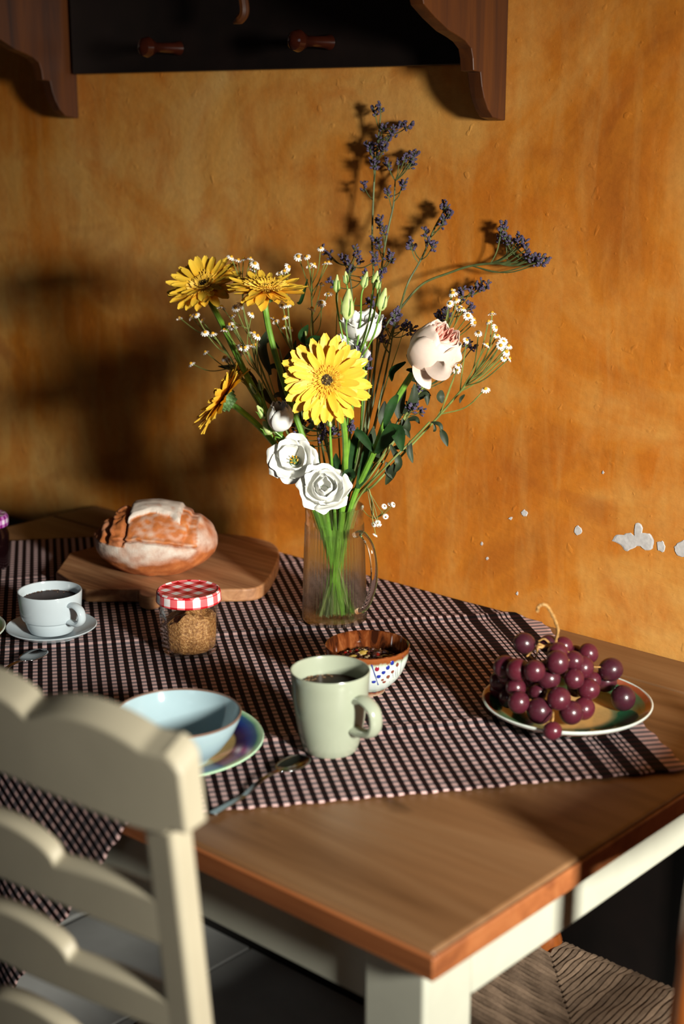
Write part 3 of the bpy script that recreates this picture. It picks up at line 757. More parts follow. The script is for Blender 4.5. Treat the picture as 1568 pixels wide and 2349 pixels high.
# the same brushwork again round the rest of the bowl
for k in range(1, 4):
    for j in range(5):
        ph = k * math.pi / 2 + j * 0.12; z = 0.022 + j * 0.005; d = Matrix.Rotation(ph, 3, 'Z') @ F_
        b.ell(d * (rO(z) + 0.0002) + U_ * z, (0.0026, 0.0028, 0.0005), 8, 5, j % 2 * 2, M=frame(d))
b.build('painted_flowers', mats, nb)
mu = MB(); rnd = random.Random(11)
mm = [simple('oat_flake', S(196, 172, 130), 0.6), simple('raisin', S(40, 16, 14), 0.35, 0.4, 300, 0.4), simple('dried_cranberry', S(130, 20, 18), 0.3, 0.3), simple('pumpkin_seed', S(150, 122, 50), 0.4), simple('dark_granola', S(66, 34, 18), 0.5)]
for i in range(330):
    a = rnd.uniform(0, 6.28); r = math.sqrt(rnd.random()) * 0.0385; x, y = r * math.cos(a), r * math.sin(a)
    z = 0.037 + 0.011 * (1 - (r / 0.040) ** 2) + rnd.uniform(-0.003, 0.003)
    right = Vector((x, y, 0)).dot(R_) > 0.004
    k = rnd.choices(range(5), (2, 6, 2, 1, 3) if right else (6, 3, 1, 2, 2))[0]
    sz = {0: (0.0030, 0.0022, 0.0008), 1: (0.0040, 0.0028, 0.0024), 2: (0.0036, 0.0026, 0.0018), 3: (0.0052, 0.0034, 0.0018), 4: (0.003, 0.0026, 0.002)}[k]
    mu.ell((x, y, z), sz, 7, 5, k, M=Matrix.Rotation(rnd.uniform(0, 6.28), 3, 'Z') @ Matrix.Rotation(rnd.uniform(-0.7, 0.7), 3, 'X'))
o = mu.build('muesli', mm); o.location = pn; tag(o, 'muesli of oats, raisins and seeds heaped in the small painted bowl', 'cereal', kind='stuff')

# ------------------------------------------------------------------ jar of brown sugar
pj = onz(436, 1496)
jr = thing('sugar_jar', pj, 'faceted glass jar with red and white checked lid before the bread board', 'jar')
b = MB(); n = 12
def facet(prof, nn=96):
    vs = []
    for (r, z, fa) in prof:
        for i in range(nn):
            a = 2 * math.pi * i / nn; seg = 2 * math.pi / n; aa = (a % seg) - seg / 2
            rr = r * ((1 - fa) + fa * math.cos(seg / 2) / math.cos(aa) * 1.01); vs.append(Vector((rr * math.cos(a), rr * math.sin(a), z)))
    fs = [(j * nn + i, j * nn + (i + 1) % nn, (j + 1) * nn + (i + 1) % nn, (j + 1) * nn + i) for j in range(len(prof) - 1) for i in range(nn)]
    return vs, fs
b.add(*facet([(0.0001, 0.001, 0), (0.030, 0.001, 1), (0.0345, 0.0035, 1), (0.0372, 0.012, 1), (0.0388, 0.035, 1), (0.0395, 0.055, 1), (0.0392, 0.062, 0.5), (0.0385, 0.066, 0), (0.0385, 0.076, 0)]))
b.add(*facet([(0.0368, 0.076, 0), (0.0368, 0.064, 0), (0.0365, 0.035, 0.9), (0.0350, 0.012, 0.9), (0.031, 0.006, 0.9), (0.0001, 0.0055, 0)]))
b.build('glass_body', M_glass, jr, sharp=20)
b = MB(); b.lathe([(0.0405, 0.0735), (0.0422, 0.0728), (0.0432, 0.0740), (0.0428, 0.0800), (0.0425, 0.0855), (0.0412, 0.0880), (0.0395, 0.0886), (0.0382, 0.0876), (0.0372, 0.0872), (0.0, 0.0872)], 64)
b.lathe([(0.0, 0.0862), (0.0405, 0.0855), (0.0405, 0.0735)], 64); b.build('lid', M_lid, jr)
def sugar_mat():
    t = NT('brown_sugar_crystals'); n = t.noise(t.obj(), 320, 3, 0.7); n2 = t.noise(t.obj(), 60, 3)
    c = t.ramp(n, [(0.3, S(104, 62, 30)), (0.5, S(158, 108, 62)), (0.7, S(206, 160, 108))]); c = t.mix(t.ramp(n2, [(0.55, 0.0), (0.75, 0.5)]), c, S(90, 50, 24))
    t.bsdf(c, 0.5, t.bump(n, 1.0, 0.002)); return t.mat
b = MB(); NR, NA = 26, 96
def sug(i, j):
    r = 0.0355 * i; a = 2 * math.pi * j; p = Vector((r * math.cos(a), r * math.sin(a), 0)); ri = p.dot(R_)
    return Vector((p.x, p.y, 0.052 + 0.006 * noise.noise(p * 90) - 0.010 * max(0, -ri / 0.0355) ** 2 + 0.012 * math.exp(-((ri - 0.004) / 0.012) ** 2)))
b.grid(lambda v, u: sug(u, v), NA, NR, cu=True)
vs, fs = facet([(0.0357, 0.0525, 0.7), (0.0362, 0.045, 0.9), (0.0362, 0.033, 0.9), (0.0346, 0.013, 0.9), (0.0305, 0.0075, 0.9), (0.0001, 0.0070, 0)])
vs = [p + (Vector((0, 0, noise.noise(p * 60) * 0.006)) if abs(p.z - 0.0525) < 1e-5 else Vector()) for p in vs]
# top ring follows the heap
top = []
for i in range(96):
    q = sug(1.0, i / 96); top.append(Vector((vs[i].x, vs[i].y, q.z)))
vs[:96] = top; b.add(vs, fs)
o = b.build('brown_sugar', sugar_mat()); o.location = pj; tag(o, 'coarse brown sugar inside the faceted glass jar', 'sugar', kind='stuff')

# dark jam jar and green rimmed plate cut by the left edge
pjj = onz(-26, 1302)
jj = thing('jam_jar', pjj, 'dark jam jar with purple and white checked lid at the left edge', 'jar')
b = MB(); b.lathe([(0, 0.0005), (0.028, 0.0005), (0.032, 0.004), (0.034, 0.02), (0.0345, 0.055), (0.031, 0.066), (0.030, 0.076), (0, 0.076)], 48); b.build('glass_body', M_jam, jj)
b = MB(); b.lathe([(0.0305, 0.0705), (0.0345, 0.0700), (0.0350, 0.0725), (0.0346, 0.083), (0.0330, 0.0860), (0.0315, 0.0872), (0.0, 0.0868)], 48); b.build('lid', M_plid, jj)
M_gplate = plate_mat('green_rimmed_white_plate', [(0.5, S(196, 200, 190)), (0.80, S(150, 180, 150)), (0.88, S(90, 130, 96)), (0.95, S(120, 156, 118)), (0.97, S(196, 206, 192))], 0.10)
b = MB(); b.lathe([(0, 0.001), (0.055, 0.001), (0.06, 0.0006), (0.075, 0.009), (0.097, 0.019), (0.10, 0.0205), (0.0985, 0.0218), (0.075, 0.0125), (0.058, 0.0062), (0, 0.0055)], 64)
o = b.build('breakfast_plate', M_gplate); o.location = onz(-158, 1478); tag(o, 'green rimmed plate just entering at the left edge of the table', 'plate')

# ------------------------------------------------------------------ bread board and loaf
BZ0 = TZ + 0.0008; BH = 0.020
bpts = [onz(u, v, BZ0 + BH) for u, v in ((158, 1268), (128, 1312), (196, 1352), (318, 1353))]
bpts2 = [onz(u, v, BZ0 + BH) for u, v in ((372, 1356), (500, 1352), (572, 1350), (604, 1340), (626, 1312), (640, 1276), (634, 1252), (606, 1238), (540, 1226), (430, 1222), (300, 1232))]
hnd = [onz(u, v, BZ0 + BH) for u, v in ((316, 1354), (320, 1364), (342, 1370), (366, 1364), (370, 1355))]
outline = bpts[:1] + bpts[1:] + [hnd[1], hnd[2], hnd[3]] + bpts2
bc = sum(outline, Vector()) / len(outline); bc.z = BZ0
outline = [p if p.y < -0.012 else Vector((p.x, -0.012, p.z)) for p in outline]
poly = catmull(outline[:1] + outline[1:4], 1)[:-1] + catmull(outline[3:7] + outline[7:8], 4)[:-1] + catmull(outline[7:], 6)
b = MB(); b.prism(poly, lambda p: Vector((p.x, p.y, BZ0)) - bc, lambda p: Vector((p.x, p.y, BZ0 + BH)) - bc)
o = b.build('bread_board', M_board, smooth=True, bevel=0.003, sharp=40); o.location = bc
tag(o, 'thick rounded oak bread board with a handle under the loaf', 'board')

a_, b_, h_ = 0.0925, 0.080, 0.100
pb_ = onz(361, 1302, BZ0 + BH); pb_.z = BZ0 + BH + 0.0005
def bread_surf(th, ph):
    d = Vector((math.sin(th) * math.cos(ph), math.sin(th) * math.sin(ph), math.cos(th)))   # x right, y towards viewer, z up
    zc = 0.043
    up = d.z > 0
    sx = abs(d.x) ** 1.0
    p = Vector((a_ * d.x, b_ * d.y, zc + (h_ - zc) * d.z if up else zc + zc * max(-1, d.z * 1.25)))
    if not up: p.x *= 1 - 0.10 * d.z ** 2; p.y *= 1 - 0.10 * d.z ** 2
    X = d.x; Z = (p.z) / h_
    nz = noise.noise(d * 2.6) * 0.5 + noise.noise(d * 6) * 0.25
    disp = 0.004 * nz
    flour = 0.62 + 0.7 * nz - max(0, 0.42 - Z) * 2.4 - 0.35 * max(0, X - 0.35); ear = 0.0; crack = 0.0
    front = d.y
    # raised floured square on top
    edge = 0.02 * noise.noise(d * 9)
    inx = min(X + 0.40 + edge, 0.46 - X + edge); iny = min(0.37 - front + edge * 1.5 + 1.1 * (X - 0.03) ** 2, front + 0.8)
    pad = min(inx, iny) if d.z > 0.1 else -1
    if pad > 0:
        disp += 0.0042 * min(1, pad / 0.07); flour = 0.86 + 0.45 * noise.noise(d * 7)
    # split crust band in front of the square, down to the crack
    cz = 0.60 - 0.16 * max(0, (abs(X - 0.05) - 0.25)) ** 1.0 - 0.10 * X + 0.02 * noise.noise(Vector((X * 7, 3, 0)))
    if front > 0 and pad <= 0 and Z > cz and -0.62 < X < 0.72:
        ear = min(1, (Z - cz) / 0.04); flour = 0.28 + 0.6 * noise.noise(d * 9); disp -= 0.003
        disp += 0.004 * math.exp(-((Z - cz - 0.03) / 0.03) ** 2)
    if front > -0.1 and -0.66 < X < 0.75:
        g = math.exp(-((Z - cz) / 0.014) ** 2); crack = max(crack, g * 0.9); disp -= 0.004 * g
    # torn cracks at the left side
    for (x0, w0, dp) in ((-0.90, 0.030, 0.010), (-0.74, 0.040, 0.013), (-0.46, 0.028, 0.010)):
        xx = x0 + 0.12 * (Z - 0.6)
        if Z > 0.50:
            g = math.exp(-((X - xx) / w0) ** 2) * min(1, (Z - 0.5) / 0.12); disp -= dp * g; crack = max(crack, g)
    if X < -0.42 and Z > 0.52 and pad <= 0: flour *= 0.35; ear = max(ear, 0.7); disp += 0.005 * abs(noise.noise(d * 5))
    g = math.exp(-((X - 0.60 - 0.05 * math.sin(Z * 9)) / 0.05) ** 2) if Z > 0.45 else 0
    disp -= 0.004 * g; ear = max(ear, 0.5 * g); 
    p += Vector((d.x, d.y, d.z * 0.8)).normalized() * disp
    p.z = max(0.0, p.z)
    return p, max(0, min(1, flour)), min(1, max(0, ear)), min(1, crack)
b = MB(); NB, MB_ = 220, 130; cols = []
vs = []
Mb = Matrix((R_, F_, U_)).transposed()
for j in range(MB_ + 1):
    for i in range(NB):
        p, fl_, ea, cr_ = bread_surf(math.pi * j / MB_, 2 * math.pi * i / NB); vs.append(Mb @ p); cols.append((fl_, ea, cr_, 1))
fs = [(j * NB + i, (j + 1) * NB + i, (j + 1) * NB + (i + 1) % NB, j * NB + (i + 1) % NB) for j in range(MB_) for i in range(NB)]
b.add(vs, fs)
def bread_mat():
    t = NT('floured_crust'); at = t.n('ShaderNodeAttribute', attribute_name='crust'); sp = t.n('ShaderNodeSeparateColor'); t.l(at.outputs['Color'], sp.inputs[0])
    n = t.noise(t.obj(), 34, 5, 0.65); n2 = t.noise(t.obj(), 260, 3, 0.7)
    crust = t.ramp(n, [(0.3, S(134, 66, 26)), (0.55, S(176, 100, 48)), (0.75, S(198, 132, 78))])
    fl = t.math('MULTIPLY', sp.outputs[0], t.math('MULTIPLY_ADD', n, 1.5, 0.0)); fl = t.ramp(fl, [(0.12, 0.0), (0.62, 1.0)])
    c = t.mix(fl, crust, S(196, 184, 172)); c = t.mix(t.math('MULTIPLY', sp.outputs[1], 0.35), c, S(190, 112, 52))
    c = t.mix(t.math('MULTIPLY', sp.outputs[2], 0.75), c, S(110, 58, 26))
    t.bsdf(c, 0.75, t.bump(n2, 0.5, 0.0012)); return t.mat
o = b.build('bread_loaf', bread_mat(), sharp=0); o.location = pb_
ca = o.data.color_attributes.new('crust', 'FLOAT_COLOR', 'POINT'); ca.data.foreach_set('color', [x for c in cols for x in c][:len(o.data.vertices) * 4])
tag(o, 'round floured country loaf with split crust on the oak board', 'bread')

# ------------------------------------------------------------------ plate of grapes
pg = onz(1300, 1604, TZ + 0.0215); pg.z = TZ
M_grplate = plate_mat('green_banded_plate', [(0.50, S(196, 156, 96)), (0.55, S(120, 120, 84)), (0.60, S(44, 92, 62)), (0.90, S(56, 106, 74)), (0.92, S(150, 72, 44)), (0.965, S(164, 84, 52)), (0.975, S(206, 214, 206))], 0.1005)
b = MB(); b.lathe([(0, 0.001), (0.058, 0.001), (0.060, 0.0004), (0.066, 0.004), (0.084, 0.009), (0.096, 0.0165), (0.0998, 0.0195), (0.1005, 0.0215), (0.0990, 0.0225), (0.0955, 0.0205), (0.086, 0.0130), (0.070, 0.0080), (0.055, 0.0065), (0, 0.006)], 96)
o = b.build('fruit_plate', M_grplate); o.location = pg; tag(o, 'green and rust banded plate under the red grapes', 'plate')
GS = 3.027
graw = [(460, 380, 70, .094), (625, 385, 50, .088), (730, 395, 55, .085), (905, 450, 66, .078), (815, 455, 50, .074), (1060, 562, 78, .050), (1020, 640, 75, .034), (325, 545, 74, .062), (415, 565, 76, .064),
        (530, 572, 70, .070), (690, 512, 76, .084), (690, 445, 66, .088), (630, 625, 72, .060), (865, 545, 74, .066), (805, 625, 66, .058), (905, 700, 72, .044), (700, 765, 76, .038), (565, 850, 85, .028), (785, 862, 80, .022), (872, 833, 74, .024),
        (1145, 760, 82, .024), (655, 988, 60, .0145), (555, 722, 58, .040), (820, 690, 56, .040), (400, 690, 66, .036), (300, 640, 74, .036), (420, 790, 70, .022), (480, 700, 66, .030), (930, 640, 60, .038), (350, 760, 64, .022), (530, 640, 60, .052), (760, 570, 60, .056), (350, 600, 70, .050), (470, 640, 68, .044), (290, 700, 66, .026), (620, 560, 66, .070), (800, 500, 64, .074)]
gp = []
for (x, y, r, z) in graw:
    u, v = 1050 + x / GS, 1350 + y / GS; p = onz(u, v, TZ + z); D = (p - CAM).dot(FWD)
    gp.append([p, max(r, 60) * 1.06 / GS * D / F, (p - CAM).normalized()])
LOOSE = 20
for it in range(200):
    for i in range(len(gp)):
        for j in range(i):
            d = gp[i][0] - gp[j][0]; mn = (gp[i][1] + gp[j][1]) * 0.93
            if d.length < mn:
                dd = d.dot(gp[i][2]); sgn = 1 if dd >= 0 else -1
                gp[i][0] += gp[i][2] * 0.0008 * sgn; gp[j][0] -= gp[j][2] * 0.0008 * sgn
    for k, g in enumerate(gp):
        rad = Vector((g[0].x - pg.x, g[0].y - pg.y, 0)).length
        mz = TZ + g[1] + (0.0085 if rad < 0.075 else 0.0085 + (rad - 0.075) * 0.5) if rad < 0.104 else TZ + g[1] + 0.001
        if g[0].z < mz: g[0] -= g[2] * 0.0015
gb = thing('grape_bunch', (pg.x, pg.y, TZ + 0.007), 'bunch of dark red grapes heaped on the green banded plate', 'grapes')
g0 = None
_b = MB(); _b.tube([p for p in [onz(1050 + x / GS, 1350 + y / GS, TZ + z) - Vector(gb.location) for x, y, z in ((660, 860, .032), (660, 900, .030), (650, 945, .024))]], 0.0011, 5); _b.build('stalk', M_rope, gb)
gmb = MB(); gmb.ell((0, 0, 0), 1.0, 28, 18); gob = gmb.build('grape', M_grape, gb)
GO = Vector(gb.location); rnd = random.Random(3)
first = True
for k, (p, r, _) in enumerate(gp):
    q = Matrix.Rotation(rnd.uniform(0, 6.28), 4, Vector((rnd.uniform(-1, 1), rnd.uniform(-1, 1), rnd.uniform(-1, 1))).normalized())
    Sm = Matrix.Diagonal((r, r, r * 1.06, 1))
    if k == LOOSE:
        o = gob.copy(); o.name = 'loose_grape'; COL.objects.link(o); o.parent = None; o.matrix_world = Matrix.Translation(p) @ Sm
        o.location = p; tag(o, 'single dark red grape lying apart at the right of the plate', 'grape'); continue
    if first: gob.matrix_local = Matrix.Translation(p - GO) @ q @ Sm; first = False
    else: inst(gob, 'grape', gb, Matrix.Translation(p - GO) @ q @ Sm)
b = MB()
def gz(x, y, z): return onz(1050 + x / GS, 1350 + y / GS, TZ + z)
main = catmull([gz(552, 160, .150), gz(553, 135, .152), gz(575, 115, .155), gz(610, 116, .155), gz(640, 155, .145), gz(675, 225, .128), gz(693, 290, .112), gz(680, 350, .098), (gz(668, 378, .092)), gz(600, 402, .092), gz(552, 408, .092)], 5)
b.tube([p - GO for p in main], [0.0016 + 0.0006 * math.sin(i * 0.9) ** 2 for i in range(len(main))], 7)
for (a, c, d) in (((668, 378, .092), (720, 410, .090), (770, 445, .088)), ((770, 445, .088), (790, 470, .084), (765, 500, .082)), ((640, 385, .094), (600, 350, .100), (560, 365, .096)), ((600, 402, .092), (560, 385, .098), (540, 410, .09)),
                  ((552, 408, .092), (510, 440, .084), (480, 470, .082)), ((552, 408, .092), (548, 450, .086), (530, 490, .08)), ((480, 440, .084), (500, 470, .08), (525, 495, .078)), ((770, 445, .088), (850, 500, .075), (925, 540, .062)), ((925, 540, .066), (950, 545, .06), (990, 545, .056))):
    b.tube([p - GO for p in catmull([gz(*a), gz(*c), gz(*d)], 4)], 0.0011, 5)
b.build('stalk', M_rope, gb)

# ------------------------------------------------------------------ glass jug with water
pk = onz(767, 1423)
rt_ = 0.0405; zr = off(765, 1160, -pk.y).z - TZ
jg = thing('glass_jug', pk, 'ribbed clear glass jug holding the bouquet in the middle of the table', 'jug')
b = MB(); rb = 0.0452
prof_o = [(0, 0.0015), (rb - 0.006, 0.0012), (rb - 0.001, 0.004), (rb, 0.010)] + [(rb + (rt_ - rb) * k / 14, 0.010 + (zr - 0.034) * k / 14) for k in range(1, 15)]
b.lathe(prof_o, 432, rib=0.0009, ribn=54)
b.lathe([(rt_ + 0.0001, zr - 0.024), (rt_ - 0.0002, zr - 0.02), (rt_ + 0.0004, zr), (rt_, zr + 0.001), (rt_ - 0.0014, zr)], 96)
b.lathe([(rt_ - 0.0014, zr), (rt_ - 0.002, zr - 0.02), (rb - 0.0025, 0.012), (rb - 0.008, 0.006), (0, 0.005)], 96, mi=1)
b.build('body', [M_ribglass, M_glass], jg, sharp=0)
b = MB()
hp = [Vector((rt_ - 0.0005, 0, zr - 0.034)), Vector((rt_ + 0.012, 0, zr - 0.030)), Vector((rt_ + 0.028, 0, zr - 0.045)), Vector((rt_ + 0.035, 0, zr - 0.075)), Vector((rt_ + 0.032, 0, zr - 0.105)), Vector((rt_ + 0.018, 0, zr - 0.135)), Vector((rb - 0.0005, 0, 0.024))]
b.tube(catmull(hp, 7), 0.0058, 16, flat=0.75); b.v = [tuple(Matrix.Rotation(math.radians(-2), 3, 'Z') @ Vector(p)) for p in b.v]
b.build('handle', M_solid, jg)
zw = zr - 0.040
b = MB(); rw = lambda z: rb + (rt_ - rb) * (z / zr) - 0.0034
b.lathe([(0, 0.0068), (rb - 0.010, 0.0068), (rb - 0.0045, 0.013), (rw(zw * .5), zw * .5), (rw(zw), zw), (0, zw - 0.0008)], 64)
o = b.build('water', M_water, sharp=40); o.location = pk; tag(o, 'clear water filling most of the glass jug', 'water', kind='stuff')

# ------------------------------------------------------------------ flowers
RIM = Vector((pk.x, pk.y, TZ + zr))
rnd = random.Random(21)
def mouth(a, f, z=0.0): return RIM + R_ * (0.032 * a) + F_ * (0.026 * f) + U_ * z
def foot(a, f): return Vector((pk.x, pk.y, TZ + 0.010)) + R_ * (0.030 * a) + F_ * (0.022 * f)
_sr = random.Random(77)
def stempath(pts, a, f, n=6):
    a1, f1 = -a * _sr.uniform(0.55, 1.0) + _sr.uniform(-.15, .15), -f * _sr.uniform(0.3, 0.9) + _sr.uniform(-.2, .2)
    k = _sr.uniform(0.40, 0.62)
    mid = mouth(a * (1 - k) + a1 * k, f * (1 - k) + f1 * k, -zr * 0.5)
    return catmull(pts + [mouth(a, f, 0.004), mid, foot(a1, f1)], n)
def toff(pts): return [off(u, v, o) for (u, v, o) in pts]

def petal_mesh(L, Wd, curl, tipround=0.5, ns=4, nl=8, cup=0.15):
    b = MB()
    def fn(u, v):
        w = Wd * (math.sin(math.pi * min(1, v * 0.70 + 0.13)) ** 0.8) * (1 if v < 0.88 else math.sqrt(max(0.05, 1 - ((v - 0.88) / 0.12) ** 2 * 0.85)))
        x = (u * 2 - 1) * w / 2
        z = curl * L * (v ** 2) + cup * abs(u * 2 - 1) ** 2 * Wd * 0.6 - 0.0004 * math.cos((u * 2 - 1) * math.pi * 1.5)
        notch = -0.02 * L * (1 - abs(u * 2 - 1)) * (v > 0.98)
        return Vector((x, v * L + notch, z))
    b.grid(fn, ns, nl); return b
def leaf_mb(path, w, droop=0.0, face=None):
    pts = catmull(path, 6); b = MB(); n = len(pts)
    face = face or F_
    def fn(u, v):
        k = min(n - 1, int(v * (n - 1) + 0.5)); p = pts[k]; t = (pts[min(k + 1, n - 1)] - pts[max(k - 1, 0)]).normalized()
        side = t.cross(face); side = side.normalized() if side.length > 0.05 else t.orthogonal().normalized()
        ww = w * math.sin(math.pi * (0.06 + 0.92 * v)) ** 0.8; c = (u * 2 - 1)
        return p + side * (c * ww / 2) + face * (abs(c) * ww * 0.22)
    b.grid(fn, 4, n - 1); return b
def add_leaf(parent, path, w, m=None, face=None):
    o = leaf_mb([p - Vector(parent.location) for p in path], w, face=face).build('leaf', m or M_leaf, parent, sharp=0); return o

protoP = {}
def gerbera(label, c, axis, R, stem_pts, a, f, seed, stage=0, tilt_out=0.12, stem_r=0.0042, light_centre=False):
    rn = random.Random(seed); axis = Vector(axis).normalized(); c = Vector(c)
    t = thing('gerbera', c, label, 'flower', 'yellow gerberas in the jug')
    Mf = frame(axis, rn.uniform(0, 6)).to_4x4()
    key = 'g'
    if key not in protoP:
        protoP[key] = []
        for (curl, wd) in ((-0.08, 0.245), (0.05, 0.225), (-0.16, 0.255), (0.10, 0.215)):
            protoP[key].append(petal_mesh(0.052, 0.052 * wd, curl).build('petal', M_petal, t, sharp=0))
        fresh = True
    else: fresh = False
    src = protoP[key]; used = set() if fresh else {0, 1, 2, 3}
    k = 0
    for ring, (n, sc, el, zo) in enumerate(((22, 1.0, tilt_out - 0.06, -0.0012), (21, 0.95, tilt_out + 0.04, 0.0004), (16, 0.80, tilt_out + 0.14, 0.002))):
        for i in range(n):
            an = 2 * math.pi * (i + 0.5 * (ring % 2)) / n + rn.uniform(-0.05, 0.05)
            s = sc * R / 0.052 * rn.uniform(0.92, 1.06)
            M = Mf @ Matrix.Rotation(an, 4, 'Z') @ Matrix.Translation((0, 0.006 * R / 0.05, zo)) @ Matrix.Rotation(el + rn.uniform(-0.05, 0.05), 4, 'X') @ Matrix.Rotation(rn.uniform(-0.14, 0.14), 4, 'Y') @ Matrix.Diagonal((s * rn.uniform(0.95, 1.15), s * 0.90, s, 1))
            q = rn.randrange(4)
            if q not in used: used.add(q); src[q].matrix_local = M
            else: inst(src[q], 'petal', t, M)
    for q in range(4):
        if q not in used: src[q].matrix_local = Mf @ Matrix.Rotation(q, 4, 'Z')
    # short ray florets and disc
    b = MB(); M3 = Mf.to_3x3()
    for ring, (n, r0, ln, el) in enumerate(((52, 0.52, 0.014, 0.30), (50, 0.42, 0.012, 0.45), (44, 0.32, 0.010, 0.7), (34, 0.24, 0.008, 1.0))):
        for i in range(n):
            an = 2 * math.pi * (i + rn.random() * 0.6) / n; d = Vector((math.cos(an), math.sin(an), 0)); p0 = d * (R * r0 * 0.55) + Vector((0, 0, 0.0025))
            l = ln * rn.uniform(0.7, 1.2) * R / 0.052; p1 = p0 + (d * math.cos(el) + U_ * math.sin(el)) * l
            b.tube([M3 @ p0, M3 @ ((p0 + p1) / 2 + U_ * 0.0006), M3 @ p1], [0.0010, 0.0012, 0.0008], 4)
    b.build('ray_florets', M_yell, t)['kind'] = 'stuff'
    b = MB(); b.ell((0, 0, 0), (R * 0.20, R * 0.20, 0.0045), 20, 8, 0, M=M3)
    for i in range(110):
        rr = R * 0.20 * math.sqrt(rn.random()); an = rn.uniform(0, 6.28); hgt = 0.0052 * math.sqrt(max(0, 1 - (rr / (R * 0.22)) ** 2)) + 0.001
        b.ell(M3 @ Vector((rr * math.cos(an), rr * math.sin(an), hgt)), 0.00085, 5, 4, 0 if (light_centre is False and rn.random() < (0.85 if rr < R * 0.12 else 0.4)) else 1)
    b.build('disc', [M_centerdark, M_yell], t)
    # calyx
    b = MB(); pr = [(0.0045, -0.017), (0.008, -0.014), (0.012, -0.009), (0.0155, -0.003), (0.016, 0.0)]
    b.lathe([(r * R / 0.052, z) for r, z in pr], 20)
    for rg in range(3):
        for i in range(14):
            an = 2 * math.pi * (i + rg * .5) / 14; z = -0.013 + rg * 0.0045; r1 = (0.0095 + rg * 0.003) * R / 0.052
            b.ell((r1 * math.cos(an), r1 * math.sin(an), z), (0.0012, 0.0026, 0.004), 6, 4, M=Matrix.Rotation(an, 3, 'Z'))
    b.v = [tuple(M3 @ Vector(p)) for p in b.v]; b.build('calyx', M_calyx, t)
    path = stempath([c - axis * 0.014, c - axis * 0.030] + toff(stem_pts), a, f)
    b = MB(); b.tube([p - c for p in path], stem_r, 8); b.build('stem', M_stem2, t)
    return t

gerbera('large yellow gerbera facing out at the centre of the bouquet', off(748, 872, 0.265), F_ * 0.93 + U_ * 0.22 + R_ * 0.12, 0.0575, [(782, 950, 0.255), (792, 1040, 0.235)], 0.35, 0.8, 3, tilt_out=0.16)
gerbera('yellow gerbera at the upper left tip of the bouquet', off(468, 655, 0.24), U_ * 0.80 + F_ * 0.50 - R_ * 0.22, 0.054, [(510, 745, 0.245), (560, 850, 0.24), (640, 1000, 0.225)], -0.8, 0.2, 7, tilt_out=0.18)
gerbera('yellow gerbera seen from the side, right of the upper left one', off(610, 662, 0.25), U_ * 0.93 + F_ * 0.20 + R_ * 0.05, 0.054, [(622, 780, 0.25), (655, 890, 0.245), (700, 1020, 0.23)], -0.4, 0.4, 12, tilt_out=0.02, light_centre=True)
gerbera('yellow gerbera hanging sideways low at the left of the bouquet', off(512, 915, 0.26), -R_ * 0.82 + U_ * 0.56 - F_ * 0.06, 0.056, [(600, 985, 0.245), (660, 1060, 0.235)], -0.9, 0.5, 15, tilt_out=0.12)

def bloom(parent, c, axis, layers, m, prefix='petal', seed=0, tint=False, scale=1.0):
    """layers: (n, radius, height, closure, ruffle, width, phase)"""
    rn = random.Random(seed); M3 = frame(axis, rn.uniform(0, 6)); o0 = Vector(parent.location)
    for li, (n, R, Hh, clo, ruf, wd, ph) in enumerate(layers):
        for i in range(n):
            an0 = ph + 2 * math.pi * i / n + rn.uniform(-0.15, 0.15); b = MB(); tv = []
            k1, k2 = rn.uniform(0, 6), rn.uniform(0, 6); Rv = R * rn.uniform(0.92, 1.08)
            def fn(u, v):
                uu = u * 2 - 1
                th = v * (0.5 + clo * 0.45) * math.pi
                r = Rv * (math.sin(th) * clo + (v ** 0.75) * (1 - clo)) + 0.0015
                z = Hh * ((1 - math.cos(th)) * 0.5 * clo * 1.15 + (v ** 1.3) * (1 - clo))
                w = wd * (math.sin(math.pi * (0.10 + 0.66 * v)) ** 0.6) * (1 if v < 0.85 else math.sqrt(max(0.1, 1 - ((v - 0.85) / 0.15) ** 2 * 0.6)))
                edge = abs(uu) ** 2 * v
                r += ruf * (math.sin(uu * 3.2 + k1) * v * v * 0.6 + math.sin(uu * 6 + k2) * v ** 4 * 0.3) * R
                z -= edge * 0.10 * Hh
                if v > 0.8: r += (1 - clo * 0.3) * R * 0.16 * ((v - 0.8) / 0.2) ** 2; z -= 0.06 * Hh * ((v - 0.8) / 0.2) ** 2 * (1 - clo)
                z += ruf * Hh * 0.7 * math.sin(uu * 4 + k2) * v * v
                an = an0 + uu * w * (1 if clo > 0.5 else 0.9)
                tv.append(1 if tint and li >= 3 else (0.35 * v if tint and li == 2 else 0.0))
                return M3 @ (Vector((r * math.cos(an), r * math.sin(an), z)) * scale) + Vector(c) - o0
            b.grid(fn, 10, 10)
            o = b.build(prefix, m, parent, sharp=0)
            s = o.modifiers.new('thick', 'SOLIDIFY'); s.thickness = 0.00035; s.offset = 0
            if tint:
                at = o.data.attributes.new('tint', 'FLOAT', 'POINT'); at.data.foreach_set('value', tv)

